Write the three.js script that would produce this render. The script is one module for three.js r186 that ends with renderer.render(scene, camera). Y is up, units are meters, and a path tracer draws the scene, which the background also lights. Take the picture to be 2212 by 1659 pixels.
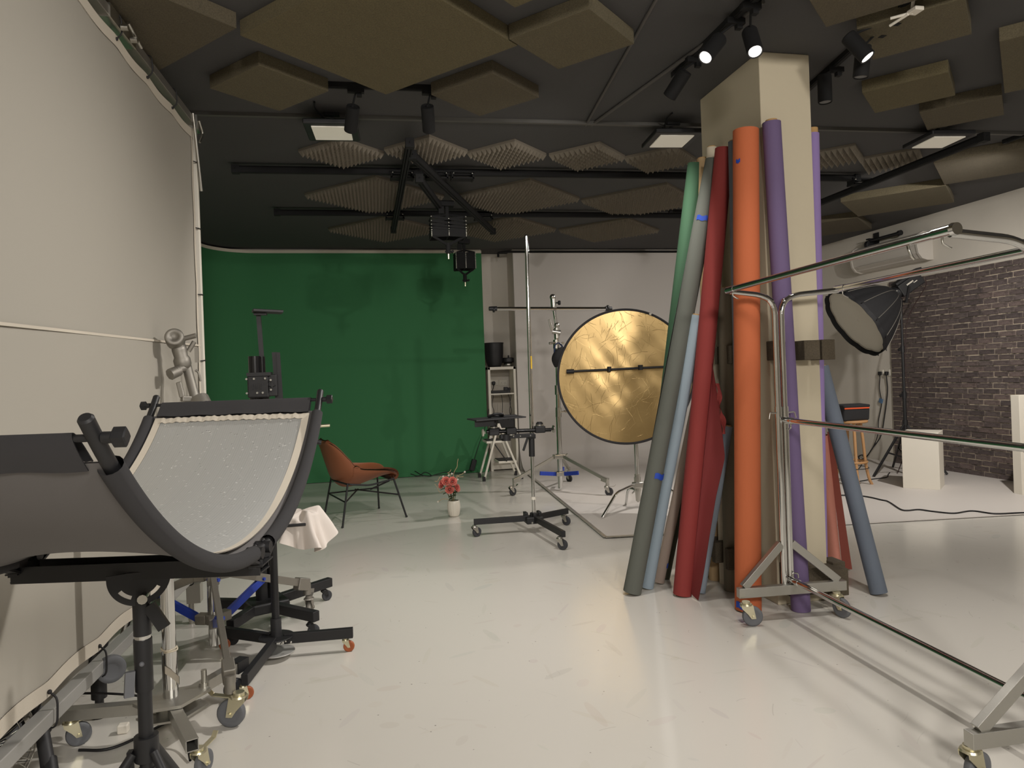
import * as THREE from 'three';
import { mergeGeometries } from 'three/addons/utils/BufferGeometryUtils.js';
import { RectAreaLightUniformsLib } from 'three/addons/lights/RectAreaLightUniformsLib.js';
import { RoundedBoxGeometry } from 'three/addons/geometries/RoundedBoxGeometry.js';

// ---------------------------------------------------------------- camera, light, exposure
const scene = new THREE.Scene();
scene.background = new THREE.Color(0x000000);
const camera = new THREE.PerspectiveCamera(56.77, 2212 / 1659, 0.05, 60);
const YAW = THREE.MathUtils.degToRad(12), ROLL = THREE.MathUtils.degToRad(2.05);
camera.position.set(0, 1.38, 0);
camera.up.set(Math.cos(YAW) * Math.sin(ROLL), Math.cos(ROLL), Math.sin(YAW) * Math.sin(ROLL));
camera.lookAt(Math.sin(YAW), 1.38, -Math.cos(YAW));
camera.setViewOffset(2212, 1659, 0, 21.5, 2212, 1659);
scene.add(camera);
const renderer = new THREE.WebGLRenderer({ antialias: true });
renderer.toneMapping = THREE.LinearToneMapping;
renderer.toneMappingExposure = 0.39;
renderer.shadowMap.enabled = true;
RectAreaLightUniformsLib.init();
const CEIL = 3.18;
// lit track heads: [lens centre, aim point, candela, half angle in degrees, visible in the photograph, colour]
const LAMPS = [
  { at: [1.765, 2.95, -3.315], aim: [-0.75, 0.1, -2.5], cd: 44, deg: 56, label: 'dazzling ceiling spotlight left of the white column, the brightest lamp' },
  { at: [1.99, 2.95, -3.22], aim: [1.6, 0, -1.6], cd: 9, deg: 70, label: 'lit ceiling spotlight touching the upper left edge of the white column' },
  { at: [1.80, 2.95, -3.82], aim: [0.3, 0.1, -6.4], cd: 30, deg: 62, label: 'small lit ceiling spotlight below the brightest lamp' },
  { at: [2.62, 2.95, -3.2], aim: [4.0, 0.1, -1.9], cd: 30, deg: 56, label: 'lit black spotlight on the track right of the column' },
  { at: [3.8, 2.95, -7.5], aim: [1.9, 0.0, -6.9], cd: 34, deg: 54, label: 'black ceiling spotlight over the white backdrop, behind the column' },
  { at: [-0.01, 2.93, -4.53], aim: [-0.5, 0.4, -7.0], cd: 11, deg: 62, hang: [0.03, -4.41], label: 'tilted black spotlight on the left track beside the left square flood light' },
  { at: [0.47, 2.915, -4.44], aim: [0.9, 0.0, -7.2], cd: 11, deg: 62, hang: [0.48, -4.39], label: 'black spotlight on the left track, right of the tilted one' },
  { at: [5.3, 2.95, -4.6], aim: [5.6, 0.6, -7.0], cd: 58, deg: 68, label: 'added black ceiling spotlight, out of view, facing the brick wall' },  // unseen spotlight added to light the bricks and the right-hand floor
];
const FILL_FLOODS = [   // unseen square floods added behind the viewer for soft fill: [centre, aim, side, candela]
  { at: [2.3, 2.85, 1.9], aim: [2.9, 1.1, -4.4], side: 0.5, cd: 66, label: 'added square flood light behind the viewer, out of view, aimed at the column' },
  { at: [0.4, 2.85, 1.9], aim: [-0.5, 0.7, -4.4], side: 0.5, cd: 76, label: 'added square flood light behind the viewer, out of view, aimed at the curved reflector' },
];

// ---------------------------------------------------------------- small tools
let seed = 7;
const rnd = () => { seed = (seed * 1664525 + 1013904223) >>> 0; return seed / 4294967296; };
const rr = (a, b) => a + (b - a) * rnd();
const V = (p) => new THREE.Vector3(p[0], p[1], p[2]);
const add = (a, b) => [a[0] + b[0], a[1] + b[1], a[2] + b[2]];
const sub = (a, b) => [a[0] - b[0], a[1] - b[1], a[2] - b[2]];
const mul = (a, s) => [a[0] * s, a[1] * s, a[2] * s];
const mix = (a, b, t) => [a[0] + (b[0] - a[0]) * t, a[1] + (b[1] - a[1]) * t, a[2] + (b[2] - a[2]) * t];
const len = (a) => Math.hypot(a[0], a[1], a[2]);
const nrm = (a) => mul(a, 1 / len(a));
const cross = (a, b) => [a[1] * b[2] - a[2] * b[1], a[2] * b[0] - a[0] * b[2], a[0] * b[1] - a[1] * b[0]];

function place(g, p = [0, 0, 0], r = [0, 0, 0]) {
  if (r[0] || r[1] || r[2]) g.applyMatrix4(new THREE.Matrix4().makeRotationFromEuler(new THREE.Euler(r[0], r[1], r[2])));
  return g.translate(p[0], p[1], p[2]);
}
function metricBox(g, w, h, d) {           // box uv in metres
  const n = g.attributes.normal, u = g.attributes.uv, p = g.attributes.position;
  for (let i = 0; i < u.count; i++) {
    const ax = Math.abs(n.getX(i)), ay = Math.abs(n.getY(i)), az = Math.abs(n.getZ(i));
    if (ax > ay && ax > az) u.setXY(i, p.getZ(i), p.getY(i)); else if (ay > az) u.setXY(i, p.getX(i), p.getZ(i)); else u.setXY(i, p.getX(i), p.getY(i));
  }
  return g;
}
const box = (w, h, d, p, r) => place(metricBox(new THREE.BoxGeometry(w, h, d), w, h, d), p, r);
const rbox = (w, h, d, rad, p, r) => place(metricBox(new RoundedBoxGeometry(w, h, d, 2, Math.min(rad, w / 2.01, h / 2.01, d / 2.01)), w, h, d), p, r);
const ball = (r, p, s = 12) => place(new THREE.SphereGeometry(r, s, Math.max(6, s * 0.7 | 0)), p);
function along(g, a, b) {                  // geometry built along +y, base at the origin, laid from a to b
  const d = V(b).sub(V(a)).normalize();
  g.applyQuaternion(new THREE.Quaternion().setFromUnitVectors(new THREE.Vector3(0, 1, 0), d));
  return g.translate(a[0], a[1], a[2]);
}
function rod(a, b, r, r2 = r, seg = 16, open = false) {
  const L = len(sub(b, a)), g = new THREE.CylinderGeometry(r2, r, L, seg, 1, open).translate(0, L / 2, 0);
  return along(g, a, b);
}
function lath(a, b, prof, seg = 20) {      // prof [[r, t]] along a..b, t in metres
  const g = new THREE.LatheGeometry(prof.map((q) => new THREE.Vector2(q[0], q[1])), seg);
  return along(g, a, b);
}
const lathe = (prof, p, seg = 24, r) => place(new THREE.LatheGeometry(prof.map((q) => new THREE.Vector2(Math.max(q[0], 1e-4), q[1])), seg), p, r);
function tube(pts, r, seg = 40, rs = 8, closed = false, tension = 0.5) {
  return new THREE.TubeGeometry(new THREE.CatmullRomCurve3(pts.map(V), closed, 'catmullrom', tension), seg, r, rs, closed);
}
function poly(pts, r, seg = 12) { const o = []; pts.forEach((p, i) => { if (i) o.push(rod(pts[i - 1], p, r, r, seg)); if (i && i < pts.length - 1) o.push(ball(r, p, seg)); }); return o; }
function bend(pts, r, rad, rs = 14) {      // polyline tube with rounded corners
  const c = [];
  pts.forEach((p, i) => {
    if (i === 0 || i === pts.length - 1) { c.push(p); return; }
    const a = nrm(sub(pts[i - 1], p)), b = nrm(sub(pts[i + 1], p));
    for (let k = 0; k <= 6; k++) { const t = k / 6, s = add(p, mul(a, rad)), e = add(p, mul(b, rad)); c.push(mix(mix(s, p, t), mix(p, e, t), t)); }
  });
  const path = new THREE.CurvePath();
  for (let i = 1; i < c.length; i++) if (len(sub(c[i], c[i - 1])) > 1e-5) path.add(new THREE.LineCurve3(V(c[i - 1]), V(c[i])));
  const o = [];
  for (let i = 1; i < c.length; i++) { o.push(rod(c[i - 1], c[i], r, r, rs)); if (i < c.length - 1) o.push(ball(r, c[i], rs)); }
  return o;
}
function bar(a, b, w, h, up = [0, 1, 0], bev = 0) {   // w across, h along up
  const d = nrm(sub(b, a)); if (len(cross(up, d)) < 1e-3) up = Math.abs(d[0]) < 0.9 ? [1, 0, 0] : [0, 0, 1];
  const s = nrm(cross(up, d)), u = cross(d, s), L = len(sub(b, a));
  const g = bev ? rbox(w, h, L, bev) : metricBox(new THREE.BoxGeometry(w, h, L), w, h, L);
  const m = new THREE.Matrix4().makeBasis(V(s), V(u), V(d)); m.setPosition(V(mix(a, b, 0.5)));
  return g.applyMatrix4(m);
}
function sheet(f, nu, nv, t = 0.002, su = 1, sv = 1) {   // f(u,v) -> point; a surface with thickness t
  const P = [], N = [];
  for (let j = 0; j <= nv; j++) for (let i = 0; i <= nu; i++) P.push(f(i / nu, j / nv));
  const at = (i, j) => P[j * (nu + 1) + i];
  for (let j = 0; j <= nv; j++) for (let i = 0; i <= nu; i++) {
    const du = sub(at(Math.min(i + 1, nu), j), at(Math.max(i - 1, 0), j)), dv = sub(at(i, Math.min(j + 1, nv)), at(i, Math.max(j - 1, 0)));
    const n = cross(du, dv), l = len(n); N.push(l > 1e-12 ? mul(n, 1 / l) : [0, 1, 0]);
  }
  const pos = [], nor = [], uv = [], idx = [], W = nu + 1, K = P.length;
  for (const s of [1, -1]) for (let j = 0; j <= nv; j++) for (let i = 0; i <= nu; i++) {
    const k = j * W + i, q = add(P[k], mul(N[k], s * t / 2)); pos.push(...q); nor.push(...mul(N[k], s)); uv.push(i / nu * su, j / nv * sv);
  }
  for (let j = 0; j < nv; j++) for (let i = 0; i < nu; i++) {
    const a = j * W + i, b = a + 1, c = a + W, d = c + 1;
    idx.push(a, b, d, a, d, c, K + a, K + d, K + b, K + a, K + c, K + d);
  }
  const edge = (k1, k2) => idx.push(k1, K + k1, K + k2, k1, K + k2, k2);
  for (let i = 0; i < nu; i++) { edge(i + 1, i); edge(nv * W + i, nv * W + i + 1); }
  for (let j = 0; j < nv; j++) { edge(j * W, (j + 1) * W); edge((j + 1) * W + nu, j * W + nu); }
  const g = new THREE.BufferGeometry();
  g.setAttribute('position', new THREE.Float32BufferAttribute(pos, 3));
  g.setAttribute('normal', new THREE.Float32BufferAttribute(nor, 3));
  g.setAttribute('uv', new THREE.Float32BufferAttribute(uv, 2));
  g.setIndex(idx);
  return g;
}
function prism(pts, depth, bev = 0) {      // outline in xy, extruded along +z
  const s = new THREE.Shape(pts.map((p) => new THREE.Vector2(p[0], p[1])));
  return new THREE.ExtrudeGeometry(s, { depth, bevelEnabled: bev > 0, bevelSize: bev, bevelThickness: bev, bevelSegments: 1 });
}
function join(list) {
  const flat = list.flat(4).map((g) => { const q = g.index ? g.toNonIndexed() : g; for (const k of Object.keys(q.attributes)) if (!['position', 'normal', 'uv'].includes(k)) q.deleteAttribute(k); return q; });
  return flat.length === 1 ? flat[0] : mergeGeometries(flat);
}
// ---------------------------------------------------------------- naming
const used = {};
function numbered(n) { const k = used[n] = (used[n] ?? -1) + 1; return k ? n + '_' + String(k).padStart(3, '0') : n; }
const bases = new WeakMap();
const shadow = (m) => { m.castShadow = m.receiveShadow = true; return m; };
function thing(name, label, category, base = [0, 0, 0], group) {
  const o = new THREE.Group(); o.name = numbered(name); o.position.set(...base); o.userData = { label, category };
  if (group) o.userData.group = group;
  bases.set(o, base); scene.add(o); return o;
}
function part(name, geos, mat, parent, label) {     // geometry in world metres, stored relative to its thing
  const base = bases.get(parent), g = join(Array.isArray(geos) ? geos : [geos]);
  g.translate(-base[0], -base[1], -base[2]);
  const m = shadow(new THREE.Mesh(g, mat)); m.name = name; if (label) m.userData.label = label;
  bases.set(m, base); parent.add(m); return m;
}
function parts(name, list, mat, parent, label) { return list.map((g) => part(name, g, mat, parent, label)); }
function solo(name, geos, mat, label, category, base, group) {   // a thing that is one mesh
  const g = join(Array.isArray(geos) ? geos : [geos]); g.translate(-base[0], -base[1], -base[2]);
  const m = shadow(new THREE.Mesh(g, mat)); m.name = numbered(name); m.position.set(...base);
  m.userData = { label, category }; if (group) m.userData.group = group;
  bases.set(m, base); scene.add(m); return m;
}
function struct(name, geos, mat, parent, label) {
  const m = shadow(new THREE.Mesh(join(Array.isArray(geos) ? geos : [geos]), mat)); m.name = parent ? name : numbered(name);
  bases.set(m, [0, 0, 0]);
  if (parent) parent.add(m); else { m.userData.kind = 'structure'; scene.add(m); }
  if (label) m.userData.label = label;
  return m;
}
function copy(o, p, turn, label) {
  const c = o.clone(); c.name = numbered(o.name.replace(/_\d\d\d$/, '')); c.position.set(...p); c.rotation.y = turn; c.userData = { ...o.userData };
  if (label) c.userData.label = label;
  scene.add(c); return c;
}
// ---------------------------------------------------------------- textures
function hash2(x, y, s) { let h = (x * 374761393 + y * 668265263 + s * 1442695041) | 0; h = Math.imul(h ^ (h >>> 13), 1274126177); return ((h ^ (h >>> 16)) >>> 0) / 4294967296; }
function vnoise(x, y, per, s) {
  const xi = Math.floor(x), yi = Math.floor(y), fx = x - xi, fy = y - yi, m = (k) => ((k % per) + per) % per, sm = (t) => t * t * (3 - 2 * t);
  const a = hash2(m(xi), m(yi), s), b = hash2(m(xi + 1), m(yi), s), c = hash2(m(xi), m(yi + 1), s), d = hash2(m(xi + 1), m(yi + 1), s), u = sm(fx), v = sm(fy);
  return a + (b - a) * u + (c - a) * v + (a - b - c + d) * u * v;
}
function texture(size, f, srgb, repeat) {            // f(x, y) in 0..1 -> [r, g, b] in 0..255
  const d = new Uint8Array(size * size * 4);
  for (let y = 0; y < size; y++) for (let x = 0; x < size; x++) { const c = f(x / size, y / size), k = (y * size + x) * 4; d[k] = c[0]; d[k + 1] = c[1]; d[k + 2] = c[2]; d[k + 3] = 255; }
  const t = new THREE.DataTexture(d, size, size); t.wrapS = t.wrapT = THREE.RepeatWrapping; t.magFilter = THREE.LinearFilter; t.minFilter = THREE.LinearMipmapLinearFilter; t.generateMipmaps = true;
  if (srgb) t.colorSpace = THREE.SRGBColorSpace;
  if (repeat) t.repeat.set(repeat, repeat);
  t.needsUpdate = true; return t;
}
const grey = (v) => { const c = Math.max(0, Math.min(255, v)); return [c, c, c]; };
const fbm = (x, y, f, s) => (vnoise(x * f, y * f, f, s) + 0.5 * vnoise(x * f * 2, y * f * 2, f * 2, s + 1) + 0.25 * vnoise(x * f * 4, y * f * 4, f * 4, s + 2)) / 1.75;
const T = {
  grain: texture(256, (x, y) => grey(150 + 105 * fbm(x, y, 64, 3)), false, 4),
  foam: texture(256, (x, y) => grey(185 + 70 * fbm(x, y, 48, 9) - (hash2(x * 256 | 0, y * 256 | 0, 4) > 0.93 ? 45 : 0)), true, 6),
  plaster: texture(256, (x, y) => grey(128 + 90 * (fbm(x, y, 24, 5) - 0.5)), false, 1.5),
  weave: texture(128, (x, y) => grey(140 + 70 * Math.sin(x * Math.PI * 64) * Math.sin(y * Math.PI * 64)), false, 12),
  paper: texture(256, (x, y) => grey(128 + 70 * (fbm(x, y, 40, 15) - 0.5)), false, 2),
};
function canvasTexture(w, h, draw, srgb) {
  const c = document.createElement('canvas'); c.width = w; c.height = h; draw(c.getContext('2d'), w, h);
  const t = new THREE.CanvasTexture(c); t.wrapS = t.wrapT = THREE.RepeatWrapping; if (srgb) t.colorSpace = THREE.SRGBColorSpace; return t;
}
T.floorColor = canvasTexture(2048, 2048, (g, w, h) => {      // worn epoxy: faint scuffs, specks and scratches, 4 m a side
  g.fillStyle = '#fbfaf8'; g.fillRect(0, 0, w, h);
  for (let i = 0; i < 260; i++) { g.fillStyle = `rgba(${150 + rnd() * 60 | 0},${145 + rnd() * 50 | 0},${135 + rnd() * 50 | 0},${rr(0.03, 0.09)})`; g.beginPath(); g.ellipse(rnd() * w, rnd() * h, rr(8, 60), rr(3, 14), rnd() * 3, 0, 7); g.fill(); }
  for (let i = 0; i < 200; i++) {
    const x = rnd() * w, y = rnd() * h, a = rnd() * 6.3, l = rr(6, 60);
    g.strokeStyle = `rgba(90,85,80,${rr(0.06, 0.2)})`; g.lineWidth = rr(0.5, 1.3); g.beginPath(); g.moveTo(x, y); g.quadraticCurveTo(x + Math.cos(a) * l * 0.5 + rr(-5, 5), y + Math.sin(a) * l * 0.5 + rr(-5, 5), x + Math.cos(a) * l, y + Math.sin(a) * l); g.stroke();
  }
  for (let i = 0; i < 260; i++) { g.fillStyle = `rgba(70,65,60,${rr(0.15, 0.6)})`; g.beginPath(); g.arc(rnd() * w, rnd() * h, rr(0.5, 1.8), 0, 7); g.fill(); }
}, true); T.floorColor.repeat.set(0.25, 0.25);
T.floorRough = texture(512, (x, y) => grey(40 + 26 * fbm(x, y, 6, 21)), false, 0.5);
T.goldBump = canvasTexture(2048, 2048, (g, w, h) => {      // long fine creases in the foil
  g.fillStyle = '#808080'; g.fillRect(0, 0, w, h);
  for (let i = 0; i < 90; i++) { const x = rnd() * w, y = rnd() * h, v = rnd() < 0.5 ? 112 : 144; g.fillStyle = `rgba(${v},${v},${v},0.6)`; g.beginPath(); for (let k = 0; k < 4; k++) { const a = k * 1.57 + rnd(), r = rr(50, 260); g.lineTo(x + Math.cos(a) * r, y + Math.sin(a) * r); } g.fill(); }
  for (let i = 0; i < 330; i++) {
    let x = rnd() * w, y = rnd() * h, a = rnd() < 0.5 ? rr(-2.0, -0.7) : rnd() * 6.3; const v = rnd() < 0.7 ? 235 : 40, n = 1 + rnd() * 3 | 0;
    g.strokeStyle = `rgba(${v},${v},${v},${rr(0.35, 0.9)})`; g.lineWidth = rr(1.5, 4.5); g.beginPath(); g.moveTo(x, y);
    for (let k = 0; k < n; k++) { const l = rr(40, 170); x += Math.cos(a) * l; y += Math.sin(a) * l; a += rr(-0.6, 0.6); g.lineTo(x, y); } g.stroke();
  }
}, false);
T.silverColor = canvasTexture(1024, 1024, (g, w, h) => {      // worn silver cloth: fine ribs, scratches, bright specks painting glints on dents
  g.fillStyle = '#d4d5d4'; g.fillRect(0, 0, w, h);
  for (let x = 0; x < w; x += 12) { g.fillStyle = `rgba(110,112,112,${rr(0.03, 0.1)})`; g.fillRect(x, 0, 4, h); }
  for (let i = 0; i < 330; i++) { const x = rnd() * w, y = rnd() * h; g.fillStyle = `rgba(255,255,255,${rr(0.35, 1)})`; g.beginPath(); g.ellipse(x, y, rr(2, 8), rr(1.5, 5), rnd() * 3, 0, 7); g.fill(); if (rnd() < 0.3) { g.fillStyle = 'rgba(90,92,92,0.5)'; g.beginPath(); g.ellipse(x + 4, y + 4, 5, 2, 0, 0, 7); g.fill(); } }
  for (let i = 0; i < 90; i++) { const x = rnd() * w, y = rnd() * h, a = rnd() * 6.3, l = rr(20, 160); g.strokeStyle = `rgba(245,245,245,${rr(0.1, 0.4)})`; g.lineWidth = rr(1, 2.5); g.beginPath(); g.moveTo(x, y); g.lineTo(x + Math.cos(a) * l, y + Math.sin(a) * l); g.stroke(); }
}, true);
T.brick = texture(256, (x, y) => { const n = fbm(x, y, 20, 31), s = hash2(x * 256 | 0, y * 256 | 0, 6) > 0.985 ? 70 : 0; return grey(165 + 90 * (n - 0.35) + s); }, true, 3);
T.mortar = texture(256, (x, y) => { const n = fbm(x, y, 10, 77), v = n > 0.52 ? 255 : n > 0.4 ? 190 : 110; return [v, v * 0.98, v * 0.95]; }, true, 1.3);
T.wood = texture(256, (x, y) => { const n = fbm(x, y, 4, 41), r = 0.5 + 0.5 * Math.sin((x * 18 + n * 5) * 6.28); return [225 + 25 * r, 205 + 30 * r, 180 + 35 * r]; }, true, 3);

// ---------------------------------------------------------------- materials
const mat = (color, roughness = 0.6, extra = {}) => new THREE.MeshStandardMaterial({ color, roughness, ...extra });
const M = {
  wall: mat(0xd3cdc2, 0.9, { bumpMap: T.plaster, bumpScale: 0.002 }),
  column: mat(0xccc1a8, 0.85, { bumpMap: T.plaster, bumpScale: 0.002 }),
  cyc: mat(0xd2ccc6, 0.55, { bumpMap: T.plaster, bumpScale: 0.0005 }),
  ceiling: mat(0x4c4b4b, 0.95, { bumpMap: T.grain, bumpScale: 0.002 }),
  floor: mat(0xd6d3cc, 1.0, { map: T.floorColor, roughnessMap: T.floorRough }),
  green: mat(0x3a764b, 0.92, { bumpMap: T.weave, bumpScale: 0.0006 }),
  foam: mat(0x776d51, 1, { map: T.foam, bumpMap: T.grain, bumpScale: 0.004 }),
  foamB: mat(0x6b624f, 1, { map: T.foam, bumpMap: T.grain, bumpScale: 0.004 }),
  foamC: mat(0x736a53, 1, { map: T.foam, bumpMap: T.grain, bumpScale: 0.004 }),
  pyramid: mat(0x7c7467, 1, { bumpMap: T.grain, bumpScale: 0.003 }),
  holderFoam: mat(0x645a4a, 1, { map: T.foam, bumpMap: T.grain, bumpScale: 0.004 }),
  scrim: mat(0xafaa9f, 0.95, { bumpMap: T.weave, bumpScale: 0.0004 }),
  hem: mat(0xd8cfbf, 0.9, { bumpMap: T.weave, bumpScale: 0.0006 }),
  blackCloth: mat(0x3a393b, 0.9, { bumpMap: T.weave, bumpScale: 0.0008 }),
  greyCloth: mat(0x6b6867, 0.8, { bumpMap: T.weave, bumpScale: 0.0008 }),
  silver: mat(0xf2f2f0, 0.5, { metalness: 0.45, map: T.silverColor, bumpMap: T.weave, bumpScale: 0.0006 }),
  gold: mat(0xceb07a, 0.33, { metalness: 0.9, bumpMap: T.goldBump, bumpScale: 0.0032 }),
  black: mat(0x1d1d1f, 0.5), blackMatte: mat(0x18181a, 0.8), blackGloss: mat(0x141416, 0.25),
  dark: mat(0x2b2b2d, 0.55), track: mat(0x0b0b0c, 0.85), ink: mat(0x0a0a0b, 0.85),
  chrome: mat(0xdcdcda, 0.09, { metalness: 1 }), satin: mat(0xc6c4bd, 0.3, { metalness: 1 }), brushed: mat(0xb9b7b0, 0.42, { metalness: 0.9, bumpMap: T.grain, bumpScale: 0.0004 }),
  alu: mat(0xb2b1ad, 0.4, { metalness: 0.35 }), zinc: mat(0xd6d0b4, 0.33, { metalness: 0.9 }), oldSteel: mat(0x96928a, 0.5, { metalness: 0.8, bumpMap: T.grain, bumpScale: 0.0008 }),
  rubber: mat(0x3b3c40, 0.7), rubberLight: mat(0x66686c, 0.6), orangeWheel: mat(0xa0552f, 0.45),
  blue: mat(0x2440a8, 0.4), blueTape: mat(0x2149b5, 0.6),
  white: mat(0xe3ddd0, 0.55), plastic: mat(0xe0dccf, 0.4), acPlastic: mat(0xc9c3ba, 0.45), panelGlass: mat(0xf3f0e6, 0.35, { emissive: 0xfff2d8, emissiveIntensity: 0.3 }),  // panelGlass: faint emissive added for brightness, casts no beam
  leather: mat(0x8f5638, 0.5, { bumpMap: T.grain, bumpScale: 0.001 }),
  card: mat(0xc09a66, 0.9), wood: mat(0xc2a07a, 0.55, { map: T.wood }),
  rose: mat(0xd8786b, 0.7, { side: THREE.DoubleSide }), roseDark: mat(0xb85650, 0.7, { side: THREE.DoubleSide }), leaf: mat(0x4a5a3c, 0.7, { side: THREE.DoubleSide }), twig: mat(0xb99d79, 0.8),
  ceramic: mat(0xe6dfd0, 0.3), cloth: mat(0xdcd3cb, 0.95), orangeCloth: mat(0xd4552a, 0.7),
  mortar: mat(0xc4bbab, 0.95, { map: T.mortar, bumpMap: T.grain, bumpScale: 0.004 }), cable: mat(0x1c1b1d, 0.55),
  lens: new THREE.MeshStandardMaterial({ color: 0xffffff, emissive: 0xfff6ea, emissiveIntensity: 14, roughness: 0.4 }),
  floodGlow: new THREE.MeshStandardMaterial({ color: 0xffffff, emissive: 0xfff6ea, emissiveIntensity: 3, roughness: 0.4 }),
  lensOff: mat(0x777777, 0.2), yellow: mat(0xd8b23c, 0.5), rope: mat(0xd7cdb8, 0.9), felt: mat(0x232325, 0.95), navy: mat(0x1f2c4c, 0.85),
};
const paperMat = (c) => mat(c, 0.82, { bumpMap: T.paper, bumpScale: 0.0012 });

// ================================================================ THE ROOM
const ZB = -10.03, XR = 7.0, XL = -1.98, ZF = 2.6;
struct('floor', box(XR - XL + 0.4, 0.2, ZF - ZB + 1.2, [(XR + XL) / 2, -0.1, (ZF + ZB) / 2 - 0.2]), M.floor);
struct('ceiling', box(XR - XL + 0.4, 0.2, ZF - ZB + 1.2, [(XR + XL) / 2, CEIL + 0.1, (ZF + ZB) / 2 - 0.2]), M.ceiling);
struct('wall_left', box(0.2, 3.4, ZF - ZB + 1, [XL - 0.1, 1.6, (ZF + ZB) / 2]), M.wall);
struct('wall_front', box(XR - XL + 0.4, 3.4, 0.2, [(XR + XL) / 2, 1.6, ZF + 0.1]), M.wall);
struct('wall_back', [
  box(1.735 - XL, 3.4, 0.6, [(1.735 + XL) / 2, 1.6, ZB - 0.3]), box(XR + 0.2 - 2.2, 3.4, 0.6, [(XR + 0.2 + 2.2) / 2, 1.6, ZB - 0.3]),
  box(0.5, 3.4, 0.2, [1.9675, 1.6, ZB - 0.5]),
], M.wall);
const wallRight = struct('wall_right', box(0.2, 3.4, ZF - ZB + 1, [XR + 0.1, 1.6, (ZF + ZB) / 2]), M.wall);
struct('column', rbox(0.325, 3.18, 0.72, 0.006, [2.4575, 1.59, -4.04]), M.column);
// white cyclorama sheet hung on the back wall, swept onto the floor
{
  const g = [], R = 0.35, z0 = ZB + 0.03;
  g.push(sheet((u, v) => {
    const x0 = 2.2 + u * (XR - 2.22);
    if (v < 0.4) return [x0, 3.13 - (3.13 - R) * v / 0.4, z0];
    if (v < 0.8) { const a = (v - 0.4) / 0.4 * Math.PI / 2; return [x0, R - R * Math.sin(a) + 0.004, z0 + R - R * Math.cos(a)]; }
    const t = (v - 0.8) / 0.2, xe = 1.92 + u * (XR - 1.94), ze = -5.57 + (xe - 1.92) * 0.122;
    return [x0 + (xe - x0) * t, 0.004, z0 + R + (ze - z0 - R) * t];
  }, 24, 60, 0.006));
  struct('cyclorama', g, M.cyc);
  struct('trim_1', [bar([2.2, 0.012, z0 + R], [1.92, 0.012, -5.57], 0.03, 0.008), bar([1.92, 0.012, -5.57], [2.55, 0.012, -5.49], 0.03, 0.008)], M.satin);
  struct('trim_2', bar([2.55, 0.0085, -5.485], [XR - 0.02, 0.0085, -4.94], 0.02, 0.006), M.cyc);
}
struct('trim_3', bar([-1.9, CEIL - 0.012, -5.03], [XR, CEIL - 0.012, -4.66], 0.03, 0.024), mat(0x55534f, 0.6));
// bricks on the right wall: each one built, the far column of small ones joined
{
  const rows = 38, bh = 2.43 / rows, z1 = -8.28, z0 = -6.08, tones = [0x928481, 0x877875, 0x9a8985, 0x7d706f, 0xa08d88, 0x8c7d7b].map((c) => mat(c, 0.9, { map: T.brick, bumpMap: T.grain, bumpScale: 0.004 }));
  struct('mortar', box(0.02, 2.43, z0 - z1, [XR - 0.013, 1.215, (z0 + z1) / 2]), M.mortar, wallRight);
  const rest = []; let n = 0;
  for (let r = 0; r < rows; r++) {
    let z = z0 - (r % 2 ? 0.1 : 0) - rr(0, 0.06), first = true;
    while (z > z1 + 0.03 || first) {
      const top = first ? z0 : z; first = false;
      let L = top === z0 ? top - z : rr(0.185, 0.222); if (L < 0.03) { L = rr(0.18, 0.21); }
      let end = top - L; if (end < z1 + 0.05) end = z1;
      const l = top - end - rr(0.005, 0.011), h = bh - rr(0.006, 0.012), d = 0.0055 + rr(0, 0.003);
      const g = rbox(d, h, l, 0.0025, [XR - 0.0215 - d / 2, bh * (r + 0.5) + rr(-0.002, 0.002), (top + end) / 2], [0, rr(-0.008, 0.008), 0]);
      const cz = (top + end) / 2;
      if (cz < -7.72 || n >= 296) rest.push(g); else { struct('brick', g, tones[rnd() * tones.length | 0], wallRight); n++; }
      z = end; if (end === z1) break;
    }
  }
  const s = struct('brick', rest, tones[1], wallRight); s.userData.kind = 'stuff';
}
// green backdrop wrapped round the left corner
{
  const R = 0.62, xw = XL + 0.06, zw = ZB + 0.05, La = 3.4, Lc = R * Math.PI / 2, Lb = 1.735 - (xw + R), L = La + Lc + Lb;
  const plan = (s) => s < La ? [xw, zw + R + La - s] : s < La + Lc ? [xw + R - R * Math.cos((s - La) / R), zw + R - R * Math.sin((s - La) / R)] : [xw + R + (s - La - Lc), zw];
  const t = thing('green_backdrop', 'large plain green backdrop covering the back wall and curving round the left corner', 'backdrop', [0, 0, ZB]);
  const f = (y0, y1, off) => (u, v) => { const p = plan(u * L); return [p[0], y1 + (y0 - y1) * v, p[1] + off + 0.004 * Math.sin(u * 40) * v]; };
  part('cloth', sheet(f(0.012, 3.12, 0), 90, 10, 0.004, 8, 3), M.green, t);
  part('top_band', sheet((u, v) => { const p = plan(u * L); return [p[0], 3.155 - 0.04 * v, p[1] + 0.006]; }, 90, 1, 0.006), M.hem, t, 'off white top band');
  part('hem', sheet((u, v) => { const p = plan(u * L); return [p[0] + (u < 0.36 ? 0.012 : 0), 0.055 - 0.05 * v, p[1] + 0.006 + 0.02 * v]; }, 90, 1, 0.004), M.green, t);
}

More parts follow.
